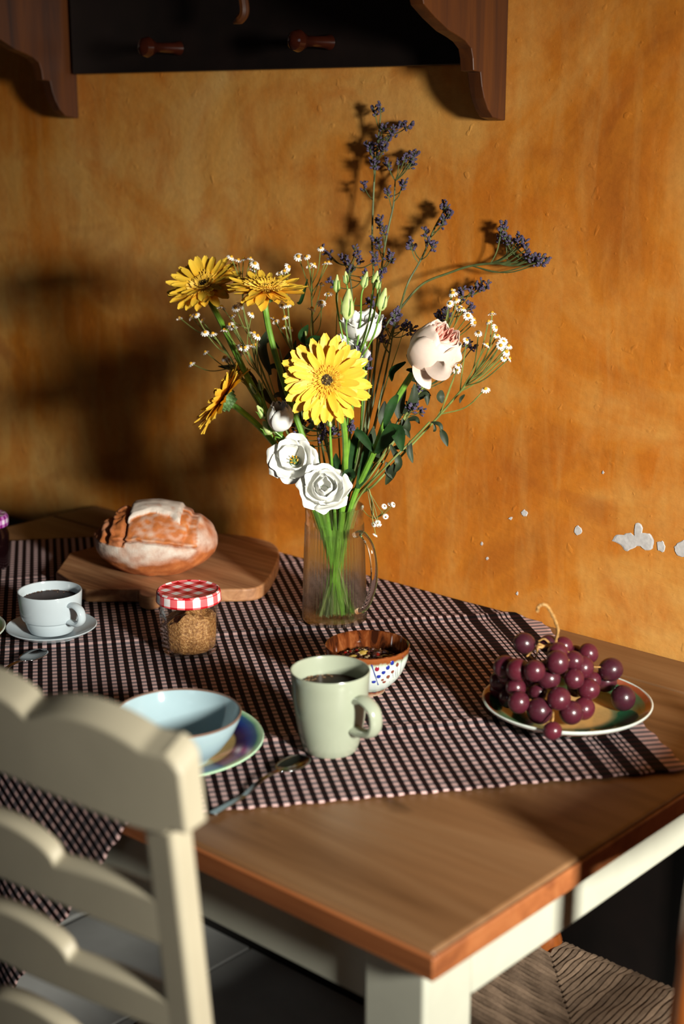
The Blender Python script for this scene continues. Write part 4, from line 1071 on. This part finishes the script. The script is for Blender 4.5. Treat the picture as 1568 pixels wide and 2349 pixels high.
# blush rose
rp = off(958, 842, 0.165)
rax = (R_ * 0.52 + U_ * 0.74 + F_ * 0.42).normalized()
ro = thing('rose', rp, 'large pale pink garden rose at the right of the bouquet', 'flower')
bloom(ro, rp, rax, [(4, 0.0335, 0.060, 0.80, 0.04, 1.15, 0.0), (4, 0.0315, 0.064, 0.82, 0.05, 1.15, 0.8), (4, 0.027, 0.063, 0.84, 0.07, 1.05, 0.4), (5, 0.021, 0.061, 0.84, 0.12, 0.9, 0.2), (5, 0.015, 0.060, 0.84, 0.16, 0.9, 0.7), (4, 0.009, 0.059, 0.8, 0.2, 1.0, 0.7)], M_rose, seed=5, tint=True)
def flop(parent, pts, w, face):
    o = leaf_mb([p - Vector(parent.location) for p in toff(pts)], w, face=face).build('petal', M_rose, parent, sharp=0)
    at = o.data.attributes.new('tint', 'FLOAT', 'POINT'); at.data.foreach_set('value', [0.0] * len(o.data.vertices))
flop(ro, [(950, 835, 0.185), (965, 860, 0.19), (985, 892, 0.18)], 0.022, (F_ + R_ * 0.4).normalized())
flop(ro, [(975, 835, 0.185), (1010, 852, 0.19), (1036, 848, 0.185)], 0.026, (F_ + U_ * 0.3).normalized())
flop(ro, [(1000, 830, 0.17), (1035, 810, 0.165), (1050, 795, 0.16)], 0.030, (F_ * 0.6 + R_ * 0.3 - U_ * 0.3).normalized())
b = MB(); path = stempath([rp + rax * 0.002, rp - rax * 0.012] + toff([(918, 900, 0.175), (888, 955, 0.185), (858, 1035, 0.195)]), 0.75, 0.1)
b.tube([p - rp for p in path], [0.006, 0.006] + [0.0042] * (len(path) - 2), 8); b.build('stem', M_stem2, ro)
for k in range(4):
    d = frame(rax) @ Vector((math.cos(k * 1.57), math.sin(k * 1.57), 0)); add_leaf(ro, [rp - rax * 0.004, rp + d * 0.012 - rax * 0.006, rp + d * 0.024 - rax * 0.002], 0.008, M_leaf, rax)
add_leaf(ro, toff([(912, 905, 0.18), (895, 935, 0.20), (880, 985, 0.20)]), 0.013, M_leaf)
add_leaf(ro, toff([(930, 830, 0.165), (900, 850, 0.17), (898, 875, 0.17)]), 0.009, M_leaf)
add_leaf(ro, toff([(862, 1040, 0.20), (905, 985, 0.215), (922, 1035, 0.22)]), 0.021, M_leaf)
add_leaf(ro, toff([(855, 1035, 0.20), (830, 1000, 0.215), (812, 985, 0.22)]), 0.012, M_leaf)

LIS = [(4, 0.031, 0.020, 0.25, 0.10, 1.05, 0.0), (4, 0.026, 0.024, 0.40, 0.10, 1.0, 0.6), (3, 0.018, 0.026, 0.62, 0.10, 1.2, 0.3)]
def lisi(label, c, axis, sc, pts, a, f, seed, layers=LIS, centre=True):
    t = thing('lisianthus', c, label, 'flower')
    axis = Vector(axis).normalized()
    bloom(t, c, axis, layers, M_whitepetal, seed=seed, scale=sc)
    if centre:
        b = MB(); M3 = frame(axis)
        b.ell(M3 @ Vector((0, 0, 0.004)), (0.005 * sc, 0.005 * sc, 0.006), 10, 6, 0, M=M3)
        for k in range(7): b.tube([M3 @ Vector((0.002 * math.cos(k), 0.002 * math.sin(k), 0.004)), M3 @ Vector((0.0055 * math.cos(k), 0.0055 * math.sin(k), 0.013 * sc))], [0.0006, 0.0011], 5, 1)
        b.build('stamens', [M_calyx, M_chamyellow], t)
    b = MB(); b.lathe([(0.002, -0.008), (0.004, -0.005), (0.0065, 0.000), (0.0075, 0.004)], 12); M3 = frame(axis); b.v = [tuple(M3 @ Vector(p)) for p in b.v]; b.build('calyx', M_stem, t)
    b = MB(); path = stempath([c - axis * 0.006, c - axis * 0.018] + toff(pts), a, f); b.tube([p - c for p in path], 0.0022, 7); b.build('stem', M_stem, t)
    return t
lisi('open white lisianthus with yellow green centre low at the left', off(678, 1060, 0.255), F_ * 0.75 + U_ * 0.42 - R_ * 0.15, 1.0, [(705, 1110, 0.22)], -0.8, 0.7, 31)
lisi('double white lisianthus drooping over the front of the jug rim', off(742, 1128, 0.255), F_ * 0.72 + U_ * 0.48 + R_ * 0.05, 1.0, [(748, 1140, 0.235)], 0.0, 0.9, 33,
     [(4, 0.031, 0.022, 0.40, 0.12, 1.0, 0.0), (4, 0.025, 0.026, 0.55, 0.12, 1.0, 0.6), (3, 0.018, 0.028, 0.70, 0.12, 1.2, 0.3), (3, 0.011, 0.029, 0.8, 0.15, 1.2, 0.1)], False)
CL = [(4, 0.0180, 0.036, 0.88, 0.06, 1.0, 0.0), (4, 0.0155, 0.037, 0.85, 0.10, 1.0, 0.7), (3, 0.011, 0.038, 0.7, 0.2, 1.1, 0.2)]
lisi('half closed round white lisianthus above the open one at left', off(642, 985, 0.26), F_ * 0.35 + U_ * 0.9 - R_ * 0.0, 0.95, [(690, 1060, 0.235)], -0.6, 0.8, 35, CL, False)
lisi('white lisianthus seen from below behind the green buds', off(834, 782, 0.185), U_ * 0.92 + F_ * 0.18 - R_ * 0.05, 1.05, [(832, 880, 0.19), (826, 1000, 0.195)], 0.45, 0.3, 37,
     [(5, 0.026, 0.034, 0.55, 0.08, 0.8, 0.0), (5, 0.020, 0.034, 0.6, 0.1, 0.8, 0.6)], False)
lisi('white lisianthus mostly hidden behind the large central gerbera', off(792, 828, 0.215), U_ * 0.75 + F_ * 0.5 - R_ * 0.1, 0.95, [(800, 930, 0.21)], 0.2, 0.4, 39, LIS, False)

def bud_mb(c, axis, L, r, pale=True):
    b = MB(); M3 = frame(axis); n = 18; prof = [(0.25, 0), (0.7, 0.08), (1.0, 0.25), (0.98, 0.45), (0.72, 0.7), (0.42, 0.88), (0.22, 1.0), (0.0, 1.01)]
    vs = []; N = len(prof)
    for (pr, pz) in prof:
        for i in range(n):
            a = 2 * math.pi * i / n; rr = r * pr * (1 + 0.10 * math.sin(3 * a + pz * 5)); vs.append(Vector(c) + M3 @ Vector((rr * math.cos(a), rr * math.sin(a), pz * L)))
    b.add(vs, [(j * n + i, j * n + (i + 1) % n, (j + 1) * n + (i + 1) % n, (j + 1) * n + i) for j in range(N - 1) for i in range(n)], 0)
    for k in range(4):
        a = k * 1.57 + 0.4; d = M3 @ Vector((math.cos(a), math.sin(a), 0)); ax = Vector(axis).normalized()
        b.tube([Vector(c), Vector(c) + d * r * 1.03 + ax * L * 0.22, Vector(c) + d * r * 0.98 + ax * L * 0.55, Vector(c) + d * r * 1.25 + ax * L * 0.72], [0.0012, 0.0012, 0.0008, 0.0003], 5, 1)
    return b
def bud_spray(label, buds, joint, pts, a, f):
    base_ = off(*joint); t = thing('lisianthus_bud_spray', base_, label, 'flower buds')
    sb = MB(); path = stempath([base_] + toff(pts), a, f); sb.tube([p - base_ for p in path], 0.0020, 6)
    for (u, v, o, L, r, lean) in buds:
        c = off(u, v, o); ax = (U_ + R_ * lean).normalized()
        bud_mb(c - base_, ax, L, r).build('bud', [M_bud, M_stem], t)
        mid = off((u * 0.7 + joint[0] * 0.3), v + (joint[1] - v) * 0.45, o)
        sb.tube([p - base_ for p in catmull([c + ax * 0.001, c - ax * 0.012, mid, base_], 5)], 0.0012, 6)
    sb.build('stem', M_stem2, t); return t
bud_spray('spray of upright pale green lisianthus buds above the central gerbera',
          [(772, 672, 0.215, 0.024, 0.0040, 0.02), (795, 733, 0.225, 0.040, 0.0085, 0.06), (833, 661, 0.21, 0.022, 0.0046, 0.22), (858, 656, 0.205, 0.020, 0.0044, 0.2), (866, 664, 0.21, 0.013, 0.0030, 0.1), (872, 713, 0.215, 0.030, 0.0062, 0.22), (795, 652, 0.20, 0.017, 0.0036, -0.1)],
          (806, 860, 0.215), [(806, 960, 0.21)], 0.3, 0.5)
bud_spray('spray of small green lisianthus buds at the left beside the round white bloom',
          [(588, 905, 0.265, 0.018, 0.0036, -0.6), (600, 897, 0.26, 0.016, 0.0032, -0.25), (608, 960, 0.27, 0.021, 0.0050, -0.6), (622, 996, 0.262, 0.021, 0.0072, -0.6)],
          (655, 1010, 0.255), [(690, 1080, 0.235)], -0.7, 0.7)
bud_spray('single pale green bud just below the central gerbera', [(757, 980, 0.245, 0.017, 0.0055, 0.0)], (757, 1000, 0.24), [(760, 1060, 0.235)], 0.0, 0.7)

# chamomile
def cham_head():
    b = MB()
    for i in range(11):
        a = 2 * math.pi * i / 11; d = Vector((math.cos(a), math.sin(a), 0)); s = Vector((-math.sin(a), math.cos(a), 0))
        p0 = d * 0.0022; p1 = d * 0.0048 - U_ * 0.0006; p2 = d * 0.0068 - U_ * 0.0026; w = 0.0013
        b.add([p0 - s * w * .5, p0 + s * w * .5, p1 + s * w, p1 - s * w, p2 + s * w * .7, p2 - s * w * .7], [(0, 1, 2, 3), (3, 2, 4, 5)])
    return b
headP = [None, None]
def put_head(parent, c, axis, s=1.0, disc=True):
    M = Matrix.Translation(c - Vector(parent.location)) @ frame(axis, rnd.uniform(0, 6)).to_4x4() @ Matrix.Scale(s, 4)
    if headP[0] is None:
        headP[0] = cham_head().build('flower_head', M_smallwhite, parent, sharp=0); headP[0].matrix_local = M
        d = MB(); d.ell((0, 0, 0), (0.0028, 0.0028, 0.0030), 10, 6); headP[1] = d.build('disc', M_chamyellow, headP[0]); return headP[0]
    h = inst(headP[0], 'flower_head', parent, M)
    if disc: inst(headP[1], 'disc', h, Matrix.Identity(4))
    return h
def sprig(name, label, cat, trunk, heads, a, f, r=0.0012, spread=0.02, m=None, headfn=None, near=85, seed=1, group=None):
    rn = random.Random(seed); tp = toff(trunk); t = thing(name, tp[0], label, cat, group); O = Vector(tp[0])
    path = stempath(tp, a, f, 8); sb = MB(); sb.tube([p - O for p in path], [r * (0.75 + 0.4 * min(1, i / 12)) for i in range(len(path))], 6)
    tr = []
    cnt = (len(tp) - 1) * 8
    for i in range(cnt + 1):
        q = i / 8; k = min(len(trunk) - 2, int(q)); w = q - k
        tr.append((path[i], trunk[k][0] + (trunk[k + 1][0] - trunk[k][0]) * w, trunk[k][1] + (trunk[k + 1][1] - trunk[k][1]) * w, trunk[k][2] + (trunk[k + 1][2] - trunk[k][2]) * w))
    for hd in heads:
        u, v = hd[0], hd[1]
        best = min(tr, key=lambda e: abs(math.hypot(e[1] - u, e[2] - v) - near) + (80 if e[2] < v + 8 else 0))
        ofs = hd[2] if len(hd) > 2 else best[3] + rn.uniform(-spread, spread)
        c = off(u, v, max(0.012, ofs)); d = c - best[0]
        mid = best[0] + d * 0.5 + Vector((0, 0, -0.10 * d.length)) + R_ * rn.uniform(-0.06, 0.06) * d.length
        sb.tube([p - O for p in catmull([best[0], mid, c], 5)], r * 0.62, 5)
        headfn(t, c, (d.normalized() * 0.6 + U_ * rn.uniform(0.0, 0.9) + F_ * rn.uniform(0.0, 0.8) + R_ * rn.uniform(-.4, .4)).normalized(), rn)
    sb.build('stem', m or M_thin, t); return t
def hc(t, c, ax, rn): put_head(t, c, (ax + Vector((rn.uniform(-1, 1), rn.uniform(-1, 1), rn.uniform(-.5, .8))) * 0.7).normalized(), rn.uniform(0.72, 1.02))
CG = 'chamomile sprigs in the bouquet'
sprig('chamomile_sprig', 'chamomile sprig reaching furthest left, under the upper left gerbera', 'flower', [(470, 745, .235), (508, 790, .24), (545, 850, .24), (610, 960, .235), (680, 1090, .22)], [(411, 729), (438, 725), (450, 722), (463, 733), (470, 762), (488, 765)], -0.85, 0.1, headfn=hc, seed=1)
sprig('chamomile_sprig', 'tall chamomile sprig rising between the two upper gerberas', 'flower', [(556, 640, .20), (560, 720, .205), (590, 820, .21), (650, 970, .21), (700, 1090, .21)], [(530, 589), (546, 596), (558, 594), (574, 592), (584, 604), (580, 618), (590, 610), (508, 704, .25), (540, 706, .26), (553, 699, .26)], -0.6, -0.3, headfn=hc, seed=2)
sprig('chamomile_sprig', 'chamomile sprig with heads just below the side-on gerbera', 'flower', [(535, 745, .262), (580, 830, .255), (640, 950, .24), (700, 1095, .22)], [(532, 725), (526, 744), (534, 750), (514, 757), (577, 720), (582, 764), (590, 770), (577, 792), (585, 790), (562, 797), (553, 795)], -0.5, 0.5, headfn=hc, seed=3)
sprig('chamomile_sprig', 'chamomile sprig behind the right side of the side-on gerbera', 'flower', [(655, 640, .19), (665, 760, .20), (685, 900, .20), (715, 1090, .20)], [(642, 624), (652, 620), (662, 612), (648, 700), (660, 699), (632, 736), (653, 727), (653, 749), (667, 753), (625, 730)], -0.3, 0.0, headfn=hc, seed=4)
sprig('chamomile_sprig', 'chamomile sprig left of the upright green buds', 'flower', [(712, 620, .15), (718, 760, .17), (735, 900, .18), (760, 1090, .19)], [(684, 588), (703, 588), (709, 610), (720, 606), (735, 569), (753, 602), (737, 651), (753, 672), (737, 694), (715, 708), (745, 603)], -0.1, -0.4, headfn=hc, seed=5)
sprig('chamomile_sprig', 'low chamomile sprig spreading left above the sideways gerbera', 'flower', [(520, 830, .215), (575, 890, .22), (640, 990, .22), (695, 1100, .215)], [(471, 807), (438, 834), (515, 820), (524, 823), (543, 822), (549, 808), (568, 860)], -0.9, -0.3, headfn=hc, seed=6)
sprig('chamomile_sprig', 'chamomile sprig directly behind the pink rose', 'flower', [(1045, 700, .10), (1015, 780, .11), (960, 900, .13), (880, 1040, .17)], [(1036, 665), (1038, 672), (1046, 688), (1031, 696), (1062, 708), (1073, 724), (1086, 732), (1088, 740), (1053, 705)], 0.8, -0.5, headfn=hc, seed=7)
sprig('chamomile_sprig', 'wide chamomile sprig fanning out right of the pink rose', 'flower', [(1140, 790, .11), (1095, 850, .12), (1010, 950, .13), (930, 1035, .15), (860, 1110, .18)], [(1128, 718), (1120, 737), (1097, 763), (1070, 780), (1137, 751), (1116, 790), (1140, 769), (1144, 786), (1154, 784), (1166, 793), (1161, 806), (1156, 822), (1168, 822), (1148, 792), (1051, 838), (1047, 848), (1113, 892)], 0.95, -0.2, headfn=hc, seed=8, r=0.0014, near=125)

def hb(t, c, ax, rn):
    put_head(t, c, ax, 0.62, False)
sprig('baby_breath_sprig', 'thin tangled sprig with tiny white blossoms hanging by the jug rim', 'flower', [(858, 1190, .175), (852, 1150, .18), (842, 1120, .18)], [(828, 1164), (882, 1161), (896, 1156), (903, 1157), (884, 1186), (856, 1203), (866, 1200), (869, 1207), (861, 1226)], 0.95, 0.0, r=0.0008, headfn=hb, seed=9, m=M_thin, spread=0.01)

# statice / lavender-like sprigs
clP = []
def cluster_mb(seed, n=9):
    rn = random.Random(seed); b = MB()
    for i in range(n):
        z = i / n * 0.013; a = rn.uniform(0, 6.28); d = Vector((math.cos(a), math.sin(a), rn.uniform(0.3, 1.2))).normalized(); p = Vector((0, 0, z)) + d * 0.0008
        L = rn.uniform(0.0035, 0.0055)
        b.tube([p, p + d * L * 0.6], [0.0008, 0.0014], 5, 0)
        b.tube([p + d * L * 0.55, p + d * L], [0.0014, 0.0019], 5, 1)
        for k in range(3):
            e = (d + Vector((rn.uniform(-1, 1), rn.uniform(-1, 1), rn.uniform(-.5, 1))) * 0.7).normalized(); b.ell(p + d * L + e * 0.0010, (0.0012, 0.0012, 0.0007), 5, 3, 1)
    return b
def put_cluster(t, c, ax, rn):
    ax = (ax + U_ * 0.5).normalized(); M = Matrix.Translation(c - Vector(t.location) - ax * 0.008) @ frame(ax, rn.uniform(0, 6)).to_4x4() @ Matrix.Scale(rn.uniform(0.85, 1.2), 4)
    if len(clP) < 4:
        o = cluster_mb(len(clP) + 50, 11).build('floret_cluster', [M_greygreen, M_purple], t, sharp=0); o.matrix_local = M; clP.append(o); return
    inst(clP[rn.randrange(4)], 'floret_cluster', t, M)
def stat(label, trunk, heads, a, f, seed, r=0.0012, spread=0.012, near=42): return sprig('statice_sprig', label, 'flower', trunk, heads, a, f, r=r, headfn=put_cluster, near=near, seed=seed, m=M_stemgrey, spread=spread)
M_stemgrey = simple('grey_green_stem', S(88, 100, 58), 0.55, 0.3, 80)
stat('tallest purple statice sprig, its tip the highest point of the bouquet', [(873, 262, .024), (866, 330, .022), (859, 400, .024), (855, 480, .03), (853, 560, .04), (856, 640, .06), (850, 820, .12), (832, 1010, .16)],
     [(873, 245), (859, 255), (880, 292), (900, 297), (905, 305), (922, 280), (918, 288), (936, 290), (866, 322), (890, 318), (843, 332), (848, 338), (859, 352), (855, 374), (862, 378), (883, 338), (872, 345), (834, 428), (878, 330), (853, 345)], 0.35, -0.6, 61, spread=0.010)
stat('second tall purple statice sprig, just right of the tallest', [(906, 415, .018), (902, 470, .024), (890, 525, .032), (880, 580, .042), (873, 640, .065), (862, 820, .13), (838, 1010, .165)],
     [(890, 372), (888, 380), (915, 370), (929, 362), (938, 358), (953, 352), (948, 366), (944, 376), (922, 424), (927, 418), (889, 442), (873, 503), (868, 512), (880, 526), (862, 552), (868, 560), (892, 588), (898, 592), (860, 590)], 0.45, -0.5, 62, spread=0.008)
stat('forked purple statice sprig in the middle of the right side', [(1021, 480, .026), (1003, 510, .026), (989, 540, .026), (968, 590, .035), (935, 650, .05), (916, 710, .075), (880, 820, .11), (845, 970, .15)],
     [(1025, 468), (1018, 478), (1027, 492), (1032, 488), (1020, 505), (1015, 512), (946, 558), (942, 566), (974, 532), (980, 550), (992, 565)], 0.6, -0.6, 63)
stat('long arching purple statice sprig reaching furthest right', [(1240, 603, .015), (1185, 602, .015), (1090, 608, .020), (1027, 627, .028), (967, 653, .040), (916, 710, .06), (876, 765, .08), (850, 900, .12), (832, 1030, .155)],
     [(1157, 517), (1150, 524), (1152, 537), (1158, 545), (1166, 549), (1146, 548), (1187, 551), (1195, 556), (1203, 560), (1206, 572), (1207, 582), (1220, 588), (1225, 594), (1236, 596), (1246, 601), (1232, 602)], 0.5, -0.7, 64, spread=0.005, r=0.0014, near=85)
stat('small purple statice sprig just above the pink rose', [(1062, 682, .025), (1025, 760, .07), (965, 880, .11), (890, 1030, .155)],
     [(1116, 655), (1105, 660), (1101, 652), (1089, 656), (1080, 668), (1060, 668), (1058, 676), (1082, 704), (1072, 708), (1012, 722), (1022, 718), (1005, 728), (1015, 735), (1028, 712)], 0.7, -0.6, 65)
stat('purple statice sprig behind the green buds left of the tall sprigs', [(800, 610, .10), (808, 700, .11), (806, 850, .14), (795, 1000, .17)],
     [(743, 574), (757, 586), (784, 588), (793, 596), (800, 606), (806, 614), (798, 622), (814, 570), (818, 580), (825, 596), (836, 636), (848, 690), (852, 700), (876, 622), (870, 632), (760, 650), (860, 600)], 0.1, -0.6, 66)
stat('purple statice sprig between the white bloom and the pink rose', [(905, 735, .12), (895, 800, .13), (875, 900, .14), (845, 1020, .165)],
     [(912, 718), (905, 726), (916, 724), (905, 742), (878, 738), (882, 745), (868, 764), (874, 770), (880, 778), (935, 742), (928, 750), (942, 760)], 0.5, -0.3, 67)
stat('purple statice sprig low under the right petals of the central gerbera', [(838, 815, .20), (838, 880, .20), (832, 960, .20), (820, 1050, .20)], [(822, 800), (830, 806), (844, 818), (836, 826), (842, 836)], 0.45, 0.2, 68)
stat('low purple statice sprig below the central gerbera', [(738, 990, .225), (752, 1040, .22), (762, 1090, .215)],
     [(668, 954), (676, 962), (690, 968), (704, 946), (708, 958), (733, 974), (740, 980), (746, 988), (770, 986), (764, 990), (798, 976), (806, 982), (686, 1000), (692, 1008), (735, 1005), (680, 985)], -0.1, 0.6, 69)
stat('dark statice sprig at the lower right behind the rose stem', [(945, 905, .13), (915, 960, .14), (880, 1030, .16)], [(955, 888), (962, 900), (950, 915), (958, 930), (945, 938), (938, 925), (968, 942), (1075, 790, .09), (1085, 795, .09), (1065, 785, .09)], 0.7, -0.1, 70)

# leafy greenery stems
def green(label, trunk, leaves, a, f, w=0.010, m=None, r=0.0015, seed=0):
    tp = toff(trunk); t = thing('greenery_stem', tp[0], label, 'foliage'); O = Vector(tp[0])
    b = MB(); path = stempath(tp, a, f, 8); b.tube([p - O for p in path], r, 6); b.build('stem', M_thin, t); rn = random.Random(seed)
    for lf in leaves:
        pts = toff(lf[0]); add_leaf(t, pts, lf[1], m or M_leaf, (F_ + R_ * rn.uniform(-.5, .5) + U_ * rn.uniform(-.3, .5)).normalized())
green('stem with small curled dark leaves drooping at the right', [(985, 968, .15), (940, 1015, .16), (885, 1070, .18)],
      [([(988, 968, .15), (1008, 975, .15), (1013, 1000, .15)], .006), ([(1010, 985, .15), (1018, 1000, .15), (1026, 1024, .15)], .010), ([(995, 970, .15), (997, 985, .15), (993, 990, .15)], .004),
       ([(940, 1010, .16), (938, 1035, .16), (946, 1062, .16)], .009), ([(922, 960, .16), (930, 985, .16), (940, 1005, .16)], .008), ([(1011, 895, .14), (1008, 910, .14), (1014, 925, .14)], .012), ([(905, 1065, .17), (898, 1085, .17), (884, 1112, .17)], .013), ([(885, 1060, .17), (892, 1080, .17), (901, 1098, .17)], .010), ([(1065, 905, .13), (1056, 915, .13), (1054, 925, .13)], .005)], 0.9, 0.2, m=M_dkleaf)
green('broad dark green leaves standing behind the gerbera stem', [(830, 985, .19), (815, 1050, .19)],
      [([(790, 1130, .20), (800, 1060, .20), (820, 980, .20)], .018), ([(775, 1120, .205), (772, 1080, .205), (770, 1040, .21)], .016), ([(820, 1120, .19), (840, 1060, .185), (850, 995, .185)], .018), ([(795, 1110, .225), (798, 1085, .235), (815, 1092, .24)], .018), ([(730, 1090, .22), (722, 1060, .22), (716, 1020, .22)], .014)], 0.3, 0.0, r=0.002)
green('fresh green leafy stem between the gerberas and the buds', [(700, 760, .20), (712, 860, .21), (735, 1000, .21)],
      [([(700, 790, .20), (692, 770, .20), (706, 745, .20)], .013), ([(700, 800, .20), (715, 780, .205), (735, 772, .205)], .012), ([(705, 640, .19), (690, 690, .19), (680, 695, .19)], .005), ([(720, 860, .20), (740, 820, .2), (738, 780, .2)], .014)], -0.2, 0.1)
green('dark leafy stem low at the left behind the gerbera stems', [(560, 870, .20), (620, 960, .20), (690, 1080, .21)],
      [([(640, 940, .20), (600, 900, .20), (560, 880, .2)], .014), ([(600, 900, .2), (560, 850, .2), (500, 840, .2)], .012), ([(660, 940, .2), (650, 880, .2), (640, 820, .2)], .016), ([(620, 860, .2), (600, 800, .2), (610, 760, .2)], .014), ([(690, 1000, .2), (680, 930, .2), (660, 860, .2)], .018), ([(700, 1060, .2), (670, 1020, .2), (640, 1010, .2)], .016)], -0.7, -0.2, m=M_dkleaf)
green('dark tangle of leaves at the right beneath the rose', [(975, 880, .14), (925, 960, .15), (870, 1060, .17)],
      [([(925, 950, .15), (945, 920, .15), (950, 880, .15)], .014), ([(915, 960, .15), (915, 920, .15), (930, 880, .15)], .016), ([(900, 990, .16), (880, 960, .16), (882, 920, .16)], .016), ([(950, 920, .14), (975, 905, .14), (980, 930, .14)], .010), ([(905, 1000, .16), (930, 985, .16), (935, 960, .16)], .012), ([(875, 1050, .17), (850, 1020, .17), (855, 980, .17)], .018), ([(895, 1020, .17), (915, 1060, .17), (905, 1085, .17)], .010)], 0.7, 0.0, m=M_dkleaf)

green('feathery dark stem filling the left heart of the bouquet', [(640, 800, .19), (665, 900, .19), (705, 1050, .2)],
      [([(640, 800, .19), (620, 780, .19), (606, 790, .19)], .006), ([(648, 830, .19), (670, 805, .19), (678, 780, .19)], .007), ([(655, 860, .19), (630, 840, .19), (612, 848, .19)], .008), ([(662, 890, .19), (690, 860, .19), (700, 830, .19)], .008), ([(668, 920, .19), (640, 905, .19), (622, 915, .19)], .008),
       ([(675, 945, .19), (700, 925, .19), (706, 900, .19)], .008), ([(685, 980, .19), (655, 970, .19), (640, 985, .19)], .008), ([(690, 1000, .19), (716, 975, .19), (730, 950, .19)], .008), ([(700, 1040, .2), (675, 1030, .2), (665, 1045, .2)], .009)], -0.3, 0.2, m=M_dkleaf, r=0.0011, seed=5)
green('feathery dark stem right of the rose stem', [(985, 800, .12), (960, 900, .13), (905, 1010, .15), (860, 1090, .17)],
      [([(975, 850, .12), (990, 835, .12), (1004, 838, .12)], .006), ([(968, 880, .12), (945, 868, .12), (932, 872, .12)], .007), ([(955, 910, .13), (975, 900, .13), (988, 908, .13)], .007), ([(940, 945, .14), (920, 930, .14), (908, 935, .14)], .008), ([(930, 965, .14), (952, 960, .14), (962, 972, .14)], .007),
       ([(912, 1000, .15), (890, 985, .15), (880, 960, .15)], .009), ([(895, 1030, .15), (918, 1025, .15), (930, 1036, .15)], .008), ([(878, 1060, .16), (855, 1050, .16), (842, 1030, .16)], .009)], 0.8, -0.1, m=M_dkleaf, r=0.0011, seed=6)
for k, (u0, v0, u1, v1, o_) in enumerate(((590, 770, 700, 1080, .17), (690, 740, 735, 1080, .16), (775, 640, 780, 1090, .14), (860, 700, 815, 1090, .14), (925, 760, 835, 1090, .13), (1000, 830, 850, 1090, .13))):
    p0 = off(u0, v0, o_); t = thing('grass_stem', p0, ['thin bare stem at the far left inside the bouquet', 'thin bare stem behind the middle chamomile', 'thin bare stem behind the large green bud', 'thin bare stem left of the tall statice stems', 'thin bare stem behind the rose at its left', 'thin bare stem running low behind the rose'][k], 'stem')
    b = MB(); path = stempath([p0, off((u0 + u1) / 2 + (8 if k % 2 else -8), (v0 + v1) / 2, o_ + .01), off(u1, v1, .18)], -0.7 + k * 0.28, -0.4)
    b.tube([p - p0 for p in path], [0.0004 + 0.0009 * min(1, i / 8) for i in range(len(path))], 5); b.build('stem', M_thin, t)
